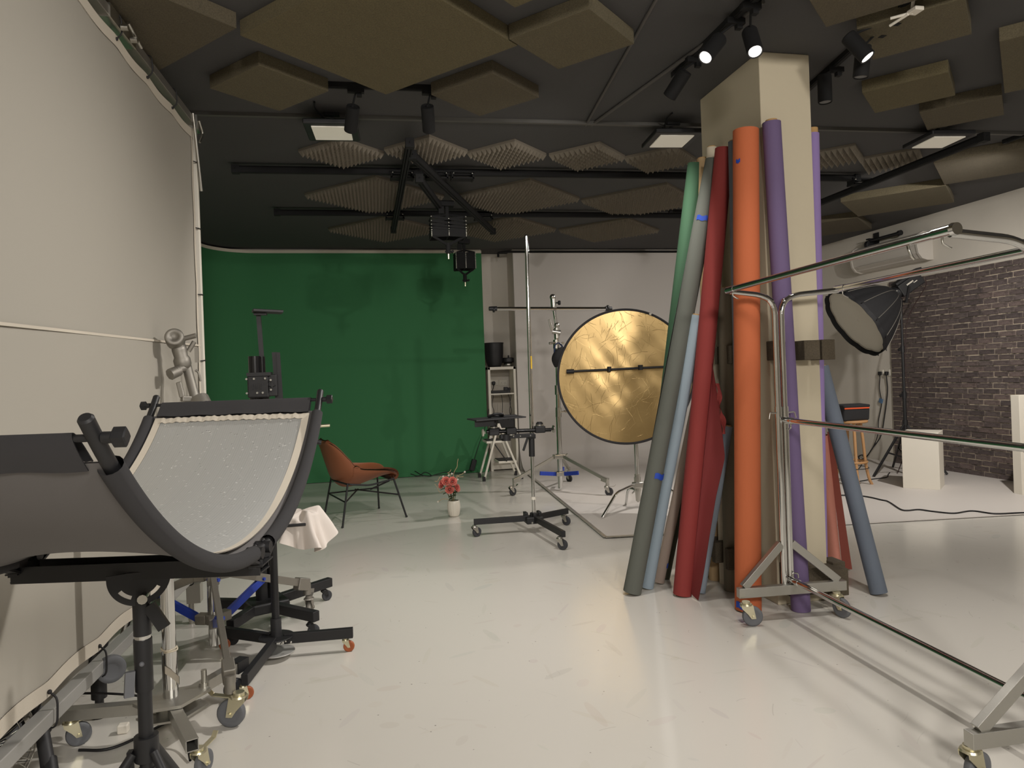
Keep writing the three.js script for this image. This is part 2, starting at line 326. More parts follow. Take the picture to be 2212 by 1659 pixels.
// ================================================================ CEILING
// flat foam panels: [centre x, z, side, turn]
const panelY = CEIL;
for (const [x, z, s, label, m] of [
  [0.17, -3.67, 0.985, 'large flat olive foam panel in the middle of the ceiling top', 0],
  [-1.2, -3.67, 0.95, 'large flat foam panel at the upper left beside the white scrim', 1],
  [-0.465, -4.375, 0.475, 'small flat foam diamond left of the track with two spotlights', 2],
  [0.815, -4.32, 0.475, 'small flat foam diamond over the right end of the left track', 1],
  [1.14, -3.55, 0.475, 'flat foam diamond touching the right tip of the largest panel', 2],
  [0.75, -2.92, 0.475, 'flat foam panel cut by the top edge above the largest panel', 0],
  [2.36, -2.55, 0.95, 'large flat foam panel right above the top of the white column', 1],
  [2.91, -3.2, 0.475, 'flat foam panel behind the lit spotlight on the right track', 2],
  [3.54, -3.96, 0.475, 'thick tilted looking foam block right of the column, nearest the right track', 0],
  [4.215, -4.235, 0.475, 'thick foam block right of the right track, above the right square flood light', 1],
  [4.15, -3.2, 0.95, 'foam panel cut by the upper right edge of the photo', 2],
  [5.68, -5.3, 0.97, 'brownish flat foam panel at the right edge near the right wall', 1],
  [5.8, -6.7, 0.97, 'dim flat foam panel above the clothes rack rail, beside the right wall', 2],
  [5.9, -8.12, 0.97, 'dark flat foam panel in the far right ceiling corner', 1],
]) {
  const th = s < 0.6 ? 0.078 : 0.078;
  solo('acoustic_panel', rbox(s, th, s, 0.0025, [x, panelY - th / 2, z], [0, Math.PI / 4 - 0.055, 0]), [M.foam, M.foamB, M.foamC][m], label, 'acoustic panel', [x, panelY, z], 'flat foam ceiling panels');
}
// pyramid foam panels
function pyramidGeo(s, n, y0, hb, hp) {
  const pos = [], c = s / n, T3 = (a, b, d) => pos.push(...a, ...b, ...d);
  for (let i = 0; i < n; i++) for (let j = 0; j < n; j++) {
    const x = -s / 2 + i * c, z = -s / 2 + j * c, y = y0 - hb, tip = [x + c / 2, y - hp, z + c / 2];
    const a = [x, y, z], b = [x + c, y, z], d = [x + c, y, z + c], e = [x, y, z + c];
    T3(a, b, tip); T3(b, d, tip); T3(d, e, tip); T3(e, a, tip);
  }
  const g = new THREE.BufferGeometry(); g.setAttribute('position', new THREE.Float32BufferAttribute(pos, 3)); g.setAttribute('uv', new THREE.Float32BufferAttribute(pos.filter((_, i) => i % 3 !== 1), 2)); g.computeVertexNormals();
  return join([g, box(s, hb, s, [0, y0 - hb / 2, 0])]);
}
{
  const small = pyramidGeo(0.465, 10, 0, 0.02, 0.045), big = pyramidGeo(0.945, 20, 0, 0.02, 0.045);
  const list = [
    [-0.085, -5.71, 0, 'small spiky foam panel below the left square flood light'], [0.565, -5.6, 0, 'small spiky foam panel behind the top of the hanging rails'],
    [1.22, -5.63, 0, 'third small spiky foam panel from the left in the front row'], [1.9, -5.62, 0, 'fourth small spiky foam panel from the left in the front row'],
    [2.56, -5.64, 0, 'small spiky foam panel beside the flood light left of the column'], [4.05, -5.45, 0, 'small spiky foam panel just right of the lilac roll'],
    [4.69, -5.48, 0, 'small spiky foam panel behind the diagonal rail at the right flood light'],
    [0.2, -7.03, 1, 'big spiky foam panel at the left of the middle row'], [1.6, -7.02, 1, 'big spiky foam panel right of the hanging pantographs, middle row'],
    [2.97, -7.06, 1, 'big spiky foam panel near the green roll, middle row'], [4.36, -7.06, 1, 'big spiky foam panel mostly hidden behind the column'],
    [0.35, -8.6, 1, 'big spiky foam panel at the left of the row next to the green backdrop'], [1.77, -8.54, 1, 'big spiky foam panel above the chrome pole, last row'],
    [3.15, -8.55, 1, 'big spiky foam panel above the gold disc, last row'],
  ];
  for (const [x, z, b, label] of list) {
    const o = shadow(new THREE.Mesh(b ? big : small, M.pyramid)); o.name = numbered('pyramid_foam_panel'); o.position.set(x, CEIL, z); o.rotation.y = Math.PI / 4 - 0.02;
    o.userData = { label, category: 'acoustic panel', group: 'spiky pyramid foam panels on the back ceiling' }; scene.add(o);
  }
}
// long rails, sliding rails and pantographs
function rail(label, a, b, hangers = []) {
  const t = thing('ceiling_rail', label, 'rail', mix(a, b, 0.5), 'black ceiling rails');
  const d = nrm(sub(b, a)), s = nrm(cross([0, 1, 0], d));
  part('profile', [bar(a, b, 0.05, 0.012, [0, 1, 0]), ...[-1, 1].map((k) => bar(add(add(a, mul(s, k * 0.02)), [0, -0.022, 0]), add(add(b, mul(s, k * 0.02)), [0, -0.022, 0]), 0.01, 0.05)), bar(add(a, [0, -0.046, 0]), add(b, [0, -0.046, 0]), 0.018, 0.006)], M.track, t);
  for (const e of [a, b]) part('end_cap', [box(0.06, 0.066, 0.06, add(e, [0, -0.02, 0])), ball(0.006, add(e, [0, -0.02, 0.032]), 8)], M.ink, t);
  for (const h of hangers) { const p = mix(a, b, h); part('hanger', [rod(p, [p[0], CEIL + 0.005, p[2]], 0.008), box(0.09, 0.012, 0.07, add(p, [0, 0.012, 0])), box(0.08, 0.006, 0.08, [p[0], CEIL - 0.004, p[2]])], M.ink, t); }
  return t;
}
rail('long black ceiling rail crossing in front of the big spiky panels', [-0.94, 3.148, -6.12], [4.68, 3.148, -5.93]);
rail('long black ceiling rail farther back, over the green backdrop', [-0.783, 3.148, -7.64], [5.0, 3.148, -7.54]);
rail('black sliding rail running straight away from the viewer, left of the pantographs', [0.398, 3.07, -5.1], [0.416, 3.07, -8.1]);
rail('black sliding rail slanting to the right above the larger pantograph', [0.437, 3.07, -5.37], [1.565, 3.07, -8.14]);
rail('short black sliding rail between the two slanting rails, above the smaller pantograph', [0.515, 3.0, -5.75], [1.25, 3.0, -8.33]);
rail('black sliding rail slanting across the ceiling right of the column', [4.695, 3.07, -4.53], [4.76, 3.07, -7.2]);
function carriage(label, p) {
  const t = thing('rail_carriage', label, 'carriage', p, 'roller carriages on the ceiling rails');
  part('plate', [box(0.2, 0.012, 0.1, p), box(0.012, 0.06, 0.1, add(p, [-0.09, -0.03, 0])), box(0.012, 0.06, 0.1, add(p, [0.09, -0.03, 0])), box(0.2, 0.012, 0.1, add(p, [0, -0.05, 0]))], M.ink, t);
  for (const sx of [-1, 1]) for (const sz of [-1, 1]) part('bolt', ball(0.007, add(p, [sx * 0.08, -0.012, sz * 0.052]), 8), M.satin, t);
}
carriage('carriage where the left straight rail meets the front long rail', [0.4, 3.118, -6.07]);
carriage('carriage where the slanting rail meets the front long rail', [0.69, 3.118, -6.06]);
carriage('carriage where the short rail crosses the front long rail', [0.91, 3.118, -6.05]);
carriage('carriage where the left straight rail meets the rear long rail', [0.41, 3.118, -7.61]);
carriage('carriage where the slanting rail meets the rear long rail', [1.36, 3.118, -7.6]);
carriage('carriage on the diagonal rail right of the column', [4.72, 3.118, -5.94]);
function pantograph(label, c, top, bot, w, d, n, open) {
  const t = thing('lamp_pantograph', label, 'pantograph', [c[0], top, c[1]], 'scissor pantographs hanging from the ceiling rails');
  const ys = [top - 0.16]; const gaps = []; for (let i = 0; i < n; i++) gaps.push(1 + open * Math.max(0, 1 - i / (n * 0.62)));
  const sum = gaps.reduce((a, b) => a + b, 0); gaps.forEach((g) => ys.push(ys[ys.length - 1] - g / sum * (top - 0.16 - (bot + 0.2))));
  const bars = [], bolts = [], rods = [];
  for (let i = 0; i < n; i++) for (const z of [-d, d]) for (const s of [-1, 1]) {
    const o = s > 0 ? 0.004 : -0.004;
    bars.push(bar([c[0] - s * w, ys[i], c[1] + z + o], [c[0] + s * w, ys[i + 1], c[1] + z + o], 0.006, 0.02, [0, 1, 0.01]));
  }
  for (let i = 0; i <= n; i++) { for (const s of [-1, 1]) rods.push(rod([c[0] + s * w, ys[i], c[1] - d - 0.012], [c[0] + s * w, ys[i], c[1] + d + 0.012], 0.005, 0.005, 8)); }
  for (let i = 0; i < n; i++) { rods.push(rod([c[0], (ys[i] + ys[i + 1]) / 2, c[1] - d - 0.012], [c[0], (ys[i] + ys[i + 1]) / 2, c[1] + d + 0.012], 0.005, 0.005, 8)); }
  for (let i = 0; i <= n; i++) { for (const s of [-1, 1]) bolts.push(ball(0.008, [c[0] + s * w, ys[i], c[1] + d + 0.012], 8)); if (i < n) bolts.push(ball(0.008, [c[0], (ys[i] + ys[i + 1]) / 2, c[1] + d + 0.014], 8)); }
  parts('scissor_arm', bars, M.ink, t); parts('pivot_rod', rods, M.ink, t); parts('bolt', bolts, M.satin, t);
  part('mount', [box(0.13, 0.05, 0.1, [c[0], top - 0.02, c[1]]), box(0.03, 0.12, 0.03, [c[0], top - 0.09, c[1]]), bar([c[0], top - 0.12, c[1]], [c[0] - w * 0.9, ys[0], c[1] + d], 0.01, 0.02), bar([c[0], top - 0.12, c[1]], [c[0] + w * 0.9, ys[0], c[1] + d], 0.01, 0.02), box(0.05, 0.07, 0.012, [c[0] - 0.06, top - 0.09, c[1] + 0.06])], M.ink, t);
  const e = ys[n];
  part('spigot_holder', [bar([c[0] - w * 0.95, e, c[1] + d], [c[0], e - 0.07, c[1]], 0.01, 0.022), bar([c[0] + w * 0.95, e, c[1] + d], [c[0], e - 0.07, c[1]], 0.01, 0.022), rod([c[0], e - 0.05, c[1]], [c[0], e - 0.15, c[1]], 0.022), rod([c[0] - 0.03, e - 0.13, c[1]], [c[0] + 0.04, e - 0.13, c[1]], 0.009), rod([c[0] + 0.04, e - 0.13, c[1] - 0.02], [c[0] + 0.04, e - 0.13, c[1] + 0.02], 0.012)], M.ink, t);
  part('spigot', rod([c[0], e - 0.14, c[1]], [c[0], e - 0.2, c[1]], 0.009), M.zinc, t, 'bright brass coloured spigot');
  // coiled cable-like springs on both sides
  const sp = []; for (const s of [-1, 1]) sp.push(rod([c[0] + s * 0.02, ys[0], c[1] + d * 0.5], [c[0] + s * 0.03, ys[Math.ceil(n * 0.5)], c[1] + d * 0.6], 0.009, 0.009, 8));
  parts('spring', sp, M.ink, t);
}
pantograph('wider black scissor pantograph, half folded, hanging left of the smaller one', [0.85, -6.7], 3.03, 2.49, 0.162, 0.095, 8, 2.2);
pantograph('narrower black scissor pantograph hanging lowest in front of the green backdrop', [1.225, -8.2], 2.96, 2.42, 0.112, 0.1, 12, 1.0);
// conduits
solo('ceiling_conduit', [rod([2.0, CEIL - 0.012, -3.15], [1.7, CEIL - 0.012, -4.93], 0.011), rod([1.45, CEIL - 0.012, -3.1], [1.66, CEIL - 0.012, -4.93], 0.009)], mat(0x55524f, 0.7), 'thin painted conduit running diagonally on the ceiling left of the spotlights', 'conduit', [1.7, CEIL, -4.9]);
solo('wall_pipe', [bend([[1.98, 3.06, ZB + 0.06], [1.98, 3.12, ZB + 0.06], [2.1, 3.135, ZB + 0.06], [5.0, 3.14, ZB + 0.06]], 0.016, 0.02, 10)], M.track, 'dark pipe along the top of the white backdrop', 'pipe', [2.0, 3.1, ZB + 0.06]);
{
  const t = thing('wall_bracket', 'black roller bracket at the top of the right wall above the air conditioner', 'bracket', [6.99, 3.03, -8.4]);
  part('plate', [box(0.012, 0.16, 0.1, [6.99, 3.06, -8.5]), box(0.14, 0.02, 0.06, [6.92, 3.05, -8.5])], M.black, t);
  part('arm', [rod([6.9, 3.03, -8.5], [6.9, 3.03, -7.98], 0.022), rod([6.9, 3.03, -7.98], [6.9, 3.03, -7.94], 0.035)], M.black, t);
  part('chain_wheel', lath([6.9, 2.98, -8.56], [6.9, 2.98, -8.5], [[0, 0], [0.06, 0], [0.06, 0.015], [0.045, 0.03], [0.06, 0.045], [0.06, 0.06], [0, 0.06]]), M.black, t);
}
// square flood lights; faint glow added to brighten the pale faces
function flood(label, c, turn) {
  const t = thing('square_flood_light', label, 'flood light', c, 'flat square flood lights under the ceiling'), w = 0.28, d = 0.29;
  part('housing', [rbox(w + 0.07, 0.035, d + 0.07, 0.01, [c[0], c[1] + 0.024, c[2]], [0, turn, 0])], M.black, t);
  part('diffuser', box(w - 0.03, 0.008, d - 0.03, [c[0], c[1] + 0.004, c[2]], [0, turn, 0]), M.panelGlass, t, 'pale diffuser with added faint glow');
  part('bracket', [box(0.02, CEIL - c[1] - 0.03, 0.02, [c[0], (CEIL + c[1]) / 2 + 0.015, c[2]]), box(0.1, 0.02, 0.1, [c[0], CEIL - 0.01, c[2]])], M.black, t);
  part('cable', tube([[c[0], c[1] + 0.05, c[2] - 0.1], [c[0] - 0.05, c[1] + 0.1, c[2]], [c[0] - 0.1, c[1] + 0.11, c[2] + 0.15], [c[0] - 0.1, CEIL - 0.01, c[2] + 0.24]], 0.006, 24, 6), M.cable, t);
}
for (const l of FILL_FLOODS) {
  const d = nrm(sub(l.aim, l.at)), t = thing('added_flood_light', l.label, 'flood light', l.at, 'added square flood lights'), B = (k) => add(l.at, mul(d, k));
  part('housing', bar(B(-0.05), B(0), l.side + 0.06, l.side + 0.06, [0, 1, 0], 0.01), M.black, t);
  part('diffuser', bar(B(0), B(0.004), l.side - 0.02, l.side - 0.02), M.floodGlow, t, 'glowing diffuser');
  part('bracket', [rod(B(-0.04), [B(-0.04)[0], CEIL, B(-0.04)[2]], 0.012), box(0.1, 0.02, 0.1, [B(-0.04)[0], CEIL - 0.01, B(-0.04)[2]])], M.black, t);
  const L = new THREE.RectAreaLight(0xfff9f2, l.cd / (l.side * l.side), l.side - 0.02, l.side - 0.02); L.name = 'flood_beam'; L.position.set(...mul(d, 0.012)); t.add(L); t.updateMatrixWorld(true); L.lookAt(...l.aim);
}
flood('black square flood light above the left spiky panels, pale face with added faint glow', [-0.13, 3.05, -4.95], -0.06);
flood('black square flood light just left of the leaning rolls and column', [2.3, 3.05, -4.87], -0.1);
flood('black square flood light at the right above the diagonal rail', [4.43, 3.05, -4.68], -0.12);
// ---------------------------------------------------------------- tracks and spotlights
function track(label, a, b) {
  const t = thing('lighting_track', label, 'track', mix(a, b, 0.5), 'black lighting tracks on the ceiling');
  part('rail', [bar(a, b, 0.036, 0.03), bar(add(a, [0, -0.014, 0]), add(b, [0, -0.014, 0]), 0.02, 0.01)], M.track, t);
  for (const e of [a, b]) part('end_cap', box(0.04, 0.036, 0.04, e), M.black, t);
}
track('black lighting track carrying two spotlights at the left', [-0.24, CEIL - 0.015, -4.42], [0.75, CEIL - 0.015, -4.38]);
track('black lighting track slanting over the right of the column', [2.93, CEIL - 0.015, -4.25], [2.6, CEIL - 0.015, -2.4]);
track('black lighting track left of the column with the brightest lamps', [1.93, CEIL - 0.015, -4.0], [1.93, CEIL - 0.015, -2.6]);
track('black lighting track behind the column over the white backdrop', [3.5, CEIL - 0.015, -7.5], [4.2, CEIL - 0.015, -7.5]);
track('black lighting track near the right wall, out of view, for the added spotlight', [5.3, CEIL - 0.015, -4.9], [5.3, CEIL - 0.015, -4.0]);
function spotHead(label, at, aim, cd, deg, lit, hang) {
  const dir = nrm(sub(aim, at)), back = add(at, mul(dir, -0.16)), top = [hang ? hang[0] : back[0], CEIL - 0.03, hang ? hang[1] : back[2]];
  const t = thing('track_spotlight', label, 'spotlight', top, 'cylindrical track spotlights');
  part('adapter', [box(0.1, 0.03, 0.034, [top[0], CEIL - 0.042, top[2]]), box(0.03, 0.03, 0.03, [top[0] + 0.02, CEIL - 0.065, top[2]])], M.ink, t);
  part('stem', [rod([top[0], CEIL - 0.05, top[2]], add(mix(back, at, 0.2), [0, 0.03, 0]), 0.006), ball(0.012, add(mix(back, at, 0.2), [0, 0.03, 0]), 10)], M.ink, t);
  part('body', lath(back, at, [[0, 0.012], [0.03, 0.012], [0.034, 0.004], [0.038, 0], [0.04, 0.006], [0.04, 0.158], [0.037, 0.162], [0.034, 0.158], [0.03, 0.15], [0.0, 0.149]], 28), M.ink, t);
  part('lens', rod(add(at, mul(dir, -0.009)), add(at, mul(dir, -0.003)), 0.031, 0.031, 24), lit ? M.lens : M.lensOff, t, lit ? 'glowing white lens' : undefined);
  if (lit) {
    const s = new THREE.SpotLight(0xfff9f2, cd, 0, THREE.MathUtils.degToRad(deg), 1, 2);
    const p = add(at, mul(dir, 0.012)); s.position.set(...sub(p, top)); s.castShadow = true; s.shadow.radius = 1.6; s.shadow.mapSize.set(1024, 1024); s.name = 'spot_beam';
    s.target.position.set(...sub(aim, top)); t.add(s, s.target); s.target.name = 'beam_target';
  }
}
const HANG = [[1.93, -3.3], [1.93, -3.15], [1.93, -3.75], [2.73, -3.14]];
LAMPS.forEach((l, i) => spotHead(l.label, l.at, l.aim, l.cd, l.deg, true, l.hang ?? HANG[i]));
spotHead('unlit black spotlight hanging straight down close to the right side of the column', [2.76, 2.93, -3.74], [2.76, 1, -3.75], 0, 0, false, [2.85, -3.76]);
spotHead('dim unlit spotlight hidden behind the lit one on the right track', [2.67, 2.9, -3.32], [2.6, 1.5, -3.5], 0, 0, false, [2.75, -3.27]);
{
  const t = thing('white_ceiling_bracket', 'small white forked plastic bracket on the ceiling above the right track', 'bracket', [2.72, CEIL, -3.05]);
  part('plate', rbox(0.05, 0.02, 0.06, 0.004, [2.735, CEIL - 0.08, -3.0]), M.white, t);
  part('fork', [rod([2.73, CEIL, -3.0], [2.73, CEIL - 0.09, -3.02], 0.008), rod([2.72, CEIL - 0.085, -3.02], [2.66, CEIL - 0.085, -3.08], 0.007), rod([2.71, CEIL - 0.09, -3.02], [2.69, CEIL - 0.1, -3.12], 0.007)], M.white, t);
  solo('ceiling_sensor', [rbox(0.06, 0.035, 0.05, 0.006, [1.72, CEIL - 0.017, -3.05]), box(0.05, 0.01, 0.02, [1.77, CEIL - 0.03, -3.05])], M.white, 'tiny white sensor box on the ceiling above the brightest lamp', 'sensor', [1.72, CEIL, -3.05]);
}

// ================================================================ LEFT SIDE
// white scrim laced into an aluminium frame, running towards the viewer along the left wall
{
  const N = [-1.15, 0, -1.1], F = [-0.99, 0, -4.85], d = nrm(sub(F, N)), L = len(sub(F, N)), nIn = nrm(cross([0, 1, 0], d)), yb = 0.275, yt = 3.045;
  const at = (s, y, o = 0) => add(add(N, mul(d, s)), add(mul(nIn, -o), [0, y, 0]));       // o > 0 towards the room
  const inward = nIn[0] > 0 ? -1 : 1;
  const A = (s, y, o = 0) => at(s, y, o * inward);
  const t = thing('fabric_scrim', 'tall white fabric scrim laced into a metal frame along the whole left side', 'scrim', F);
  const tie = 0.42, ins = 0.05, sag = 0.014, x1 = L - ins, y0 = yb + ins + 0.01, y1 = yt - ins;
  const scal = (q) => sag * Math.abs(Math.sin(q / tie * Math.PI)) ** 1.3;
  part('cloth', sheet((u, v) => { const s = u * x1, y = y0 + (y1 - y0) * v, eb = scal(x1 - s) * (1 - v) ** 12, et = scal(x1 - s) * v ** 12, ev = scal(y - y0) * u ** 40; return A(s - ev, y + eb - et, 0.004 * Math.sin(s * 3 + v * 2)); }, 110, 70, 0.003, 10, 8), M.scrim, t);
  const hemW = 0.055, W = 110;
  part('hem', [
    sheet((u, v) => { const s = u * x1; return A(s, y0 + scal(x1 - s) + v * hemW, 0.0045 + 0.004 * Math.sin(s * 3)); }, W, 1, 0.003),
    sheet((u, v) => { const s = u * x1; return A(s, y1 - scal(x1 - s) - v * hemW, 0.0045 + 0.004 * Math.sin(s * 3 + 2)); }, W, 1, 0.003),
    sheet((u, v) => { const y = y0 + (y1 - y0) * u; return A(x1 - scal(y - y0) - v * hemW * 0.7, y, 0.0045); }, 70, 1, 0.003),
  ], M.hem, t, 'cream webbing hem');
  part('seam', sheet((u, v) => A(u * x1, 1.565 + u * 0.06 + v * 0.011, 0.006), 20, 1, 0.003), M.hem, t, 'cream horizontal seam');
  part('bottom_bar', [bar(A(-0.2, yb), A(L, yb), 0.05, 0.05, [0, 1, 0], 0.004)], M.alu, t);
  part('top_bar', [bar(A(-0.2, yt), A(L, yt), 0.05, 0.05, [0, 1, 0], 0.004)], M.oldSteel, t);
  part('upright', [bar(A(L, yb), A(L, yt), 0.034, 0.034, d, 0.004)], M.white, t, 'pale far upright');
  part('corner_bracket', [box(0.07, 0.09, 0.09, A(L - 0.01, yt)), rod(A(L - 0.12, yt + 0.03, 0.03), A(L + 0.02, yt - 0.42, 0.03), 0.009), ...bend([A(L - 0.02, yt + 0.02, 0.04), A(L + 0.03, yt - 0.05, 0.05), A(L - 0.02, yt - 0.12, 0.04)], 0.007, 0.02, 8)], M.satin, t);
  const joint = (s) => [bar(A(s - 0.16, yt + 0.0), A(s + 0.16, yt), 0.062, 0.062), rod(A(s - 0.06, yt - 0.03, 0.04), A(s - 0.06, yt - 0.03, 0.07), 0.014), rod(A(s + 0.06, yt - 0.03, 0.04), A(s + 0.06, yt - 0.03, 0.07), 0.014), rod(A(s, yt + 0.02, 0.05), A(s + 0.14, yt - 0.03, 0.06), 0.008)];
  part('bar_joint', joint(L - 1.28), M.satin, t);
  part('bar_joint', [bar(A(L - 1.22, yb), A(L - 0.94, yb), 0.06, 0.06), rod(A(L - 1.15, yb, 0.03), A(L - 1.15, yb, 0.05), 0.012), rod(A(L - 1.02, yb, 0.03), A(L - 1.02, yb, 0.05), 0.012)], M.satin, t);
  for (let s = x1 - tie; s > 0; s -= tie) {
    for (const [yc, yh, k] of [[yb, y0 + 0.02, 1], [yt, y1 - 0.02, -1]]) {
      const o = 0.032;
      part('elastic_tie', [tube([A(s, yh, 0.006), A(s - 0.005, yh - 0.02 * k, 0.03), A(s - 0.012, yc + 0.02 * k, o + 0.004), A(s - 0.018, yc - 0.028 * k, o), A(s - 0.014, yc - 0.034 * k, 0), A(s - 0.01, yc, -o), A(s, yh, -0.006)], 0.0035, 28, 6), ball(0.008, A(s, yh, 0.008), 8)], M.cable, t);
    }
  }
  for (let y = y0 + tie * 0.85; y < y1; y += tie) part('elastic_tie', [tube([A(x1 - 0.015, y, 0.006), A(L - 0.02, y + 0.004, 0.02), A(L + 0.02, y + 0.006, 0.015), A(L + 0.021, y + 0.006, -0.015), A(x1 - 0.015, y, -0.006)], 0.0035, 20, 6), ball(0.007, A(L + 0.024, y + 0.006, 0.012), 8)], M.cable, t);
  // feet of the frame
  part('leg', [rod(A(L - 0.42, 0.0, 0.0), A(L - 0.42, yb, 0.0), 0.016), box(0.075, 0.11, 0.075, A(L - 0.42, 0.18, 0.02)), rod(A(L - 0.42, 0.0, 0), A(L - 0.42, 0.03, 0), 0.012, 0.02)], M.satin, t, 'silver foot block');
  part('leg_knob', [rod(A(L - 0.42, 0.3, 0.05), A(L - 0.42, 0.3, 0.09), 0.028, 0.024, 8), rod(A(L - 0.42, 0.26, 0.03), A(L - 0.42, 0.36, 0.03), 0.02)], M.black, t);
  part('leg', rod([-1.225, 0.0, -3.78], [-1.13, 0.29, -3.72], 0.014), M.chrome, t, 'slanting chrome foot strut');
  part('leg_tip', rod([-1.229, 0.0, -3.784], [-1.216, 0.035, -3.776], 0.018), M.black, t);
  part('leg', [rod(A(0.5, 0, 0), A(0.5, yb, 0), 0.016)], M.satin, t);
}
// ---------------------------------------------------------------- castors and tripod helpers
function castor(parent, c, turn, r, mats, brake) {    // c = wheel contact point on the floor; fork above
  const d = [Math.cos(turn), 0, -Math.sin(turn)], s = [d[2], 0, -d[0]], w = r * 0.48, off = r * 0.6, top = r * 2.2;
  const P = (a, y, q) => add(add(add(c, [0, y, 0]), mul(d, a)), mul(s, q));
  const fork = [];
  for (const k of [-1, 1]) {
    const g = prism([[-off - r * 0.55, top], [-off + r * 0.6, top], [r * 0.2, r * 1.2], [r * 0.26, r * 0.82], [-r * 0.18, r * 0.8], [-r * 0.5, r * 1.25], [-off - r * 0.5, top - r * 0.35]], r * 0.06);
    const m = new THREE.Matrix4().makeBasis(V(d), new THREE.Vector3(0, 1, 0), V(cross(d, [0, 1, 0]))); m.setPosition(V(P(0, 0, k * w * 0.74 + r * 0.03))); g.applyMatrix4(m); fork.push(g);
    fork.push(rod(P(0, r, k * w * 0.7), P(0, r, k * w * 1.05), r * 0.15, r * 0.15, 10));
  }
  fork.push(rod(P(-off, top - r * 0.05, 0), P(-off, top + r * 0.08, 0), r * 0.62, r * 0.55), rod(P(-off, top + r * 0.06, 0), P(-off, top + r * 0.3, 0), r * 0.4), bar(P(-off - r * 0.5, top - r * 0.06, 0), P(-off + r * 0.6, top - r * 0.06, 0), w * 1.5, r * 0.1));
  const f = part('castor', fork, mats[0], parent);
  const a = P(0, r, -w / 2), b = P(0, r, w / 2);
  part('wheel', lath(a, b, [[0, 0.1 * w], [r * 0.6, 0.1 * w], [r * 0.66, 0], [r * 0.9, 0], [r, 0.16 * w], [r, 0.84 * w], [r * 0.9, w], [r * 0.66, w], [r * 0.6, 0.9 * w], [0, 0.9 * w]], 28), mats[1], f);
  if (brake) part('brake_lever', [bar(P(-off + r * 0.2, top - r * 0.1, 0), P(-off + r * 1.9, top + r * 0.12, 0), w * 0.9, r * 0.08), bar(P(-off + r * 1.9, top + r * 0.12, 0), P(-off + r * 2.25, top + r * 0.5, 0), w * 0.9, r * 0.08)], mats[0], f);
  return top + r * 0.3;
}
const ZINC = [M.zinc, M.rubberLight], BLACKC = [M.black, M.rubber], CHROMEC = [M.satin, M.rubber], ORANGEC = [M.zinc, M.orangeWheel];
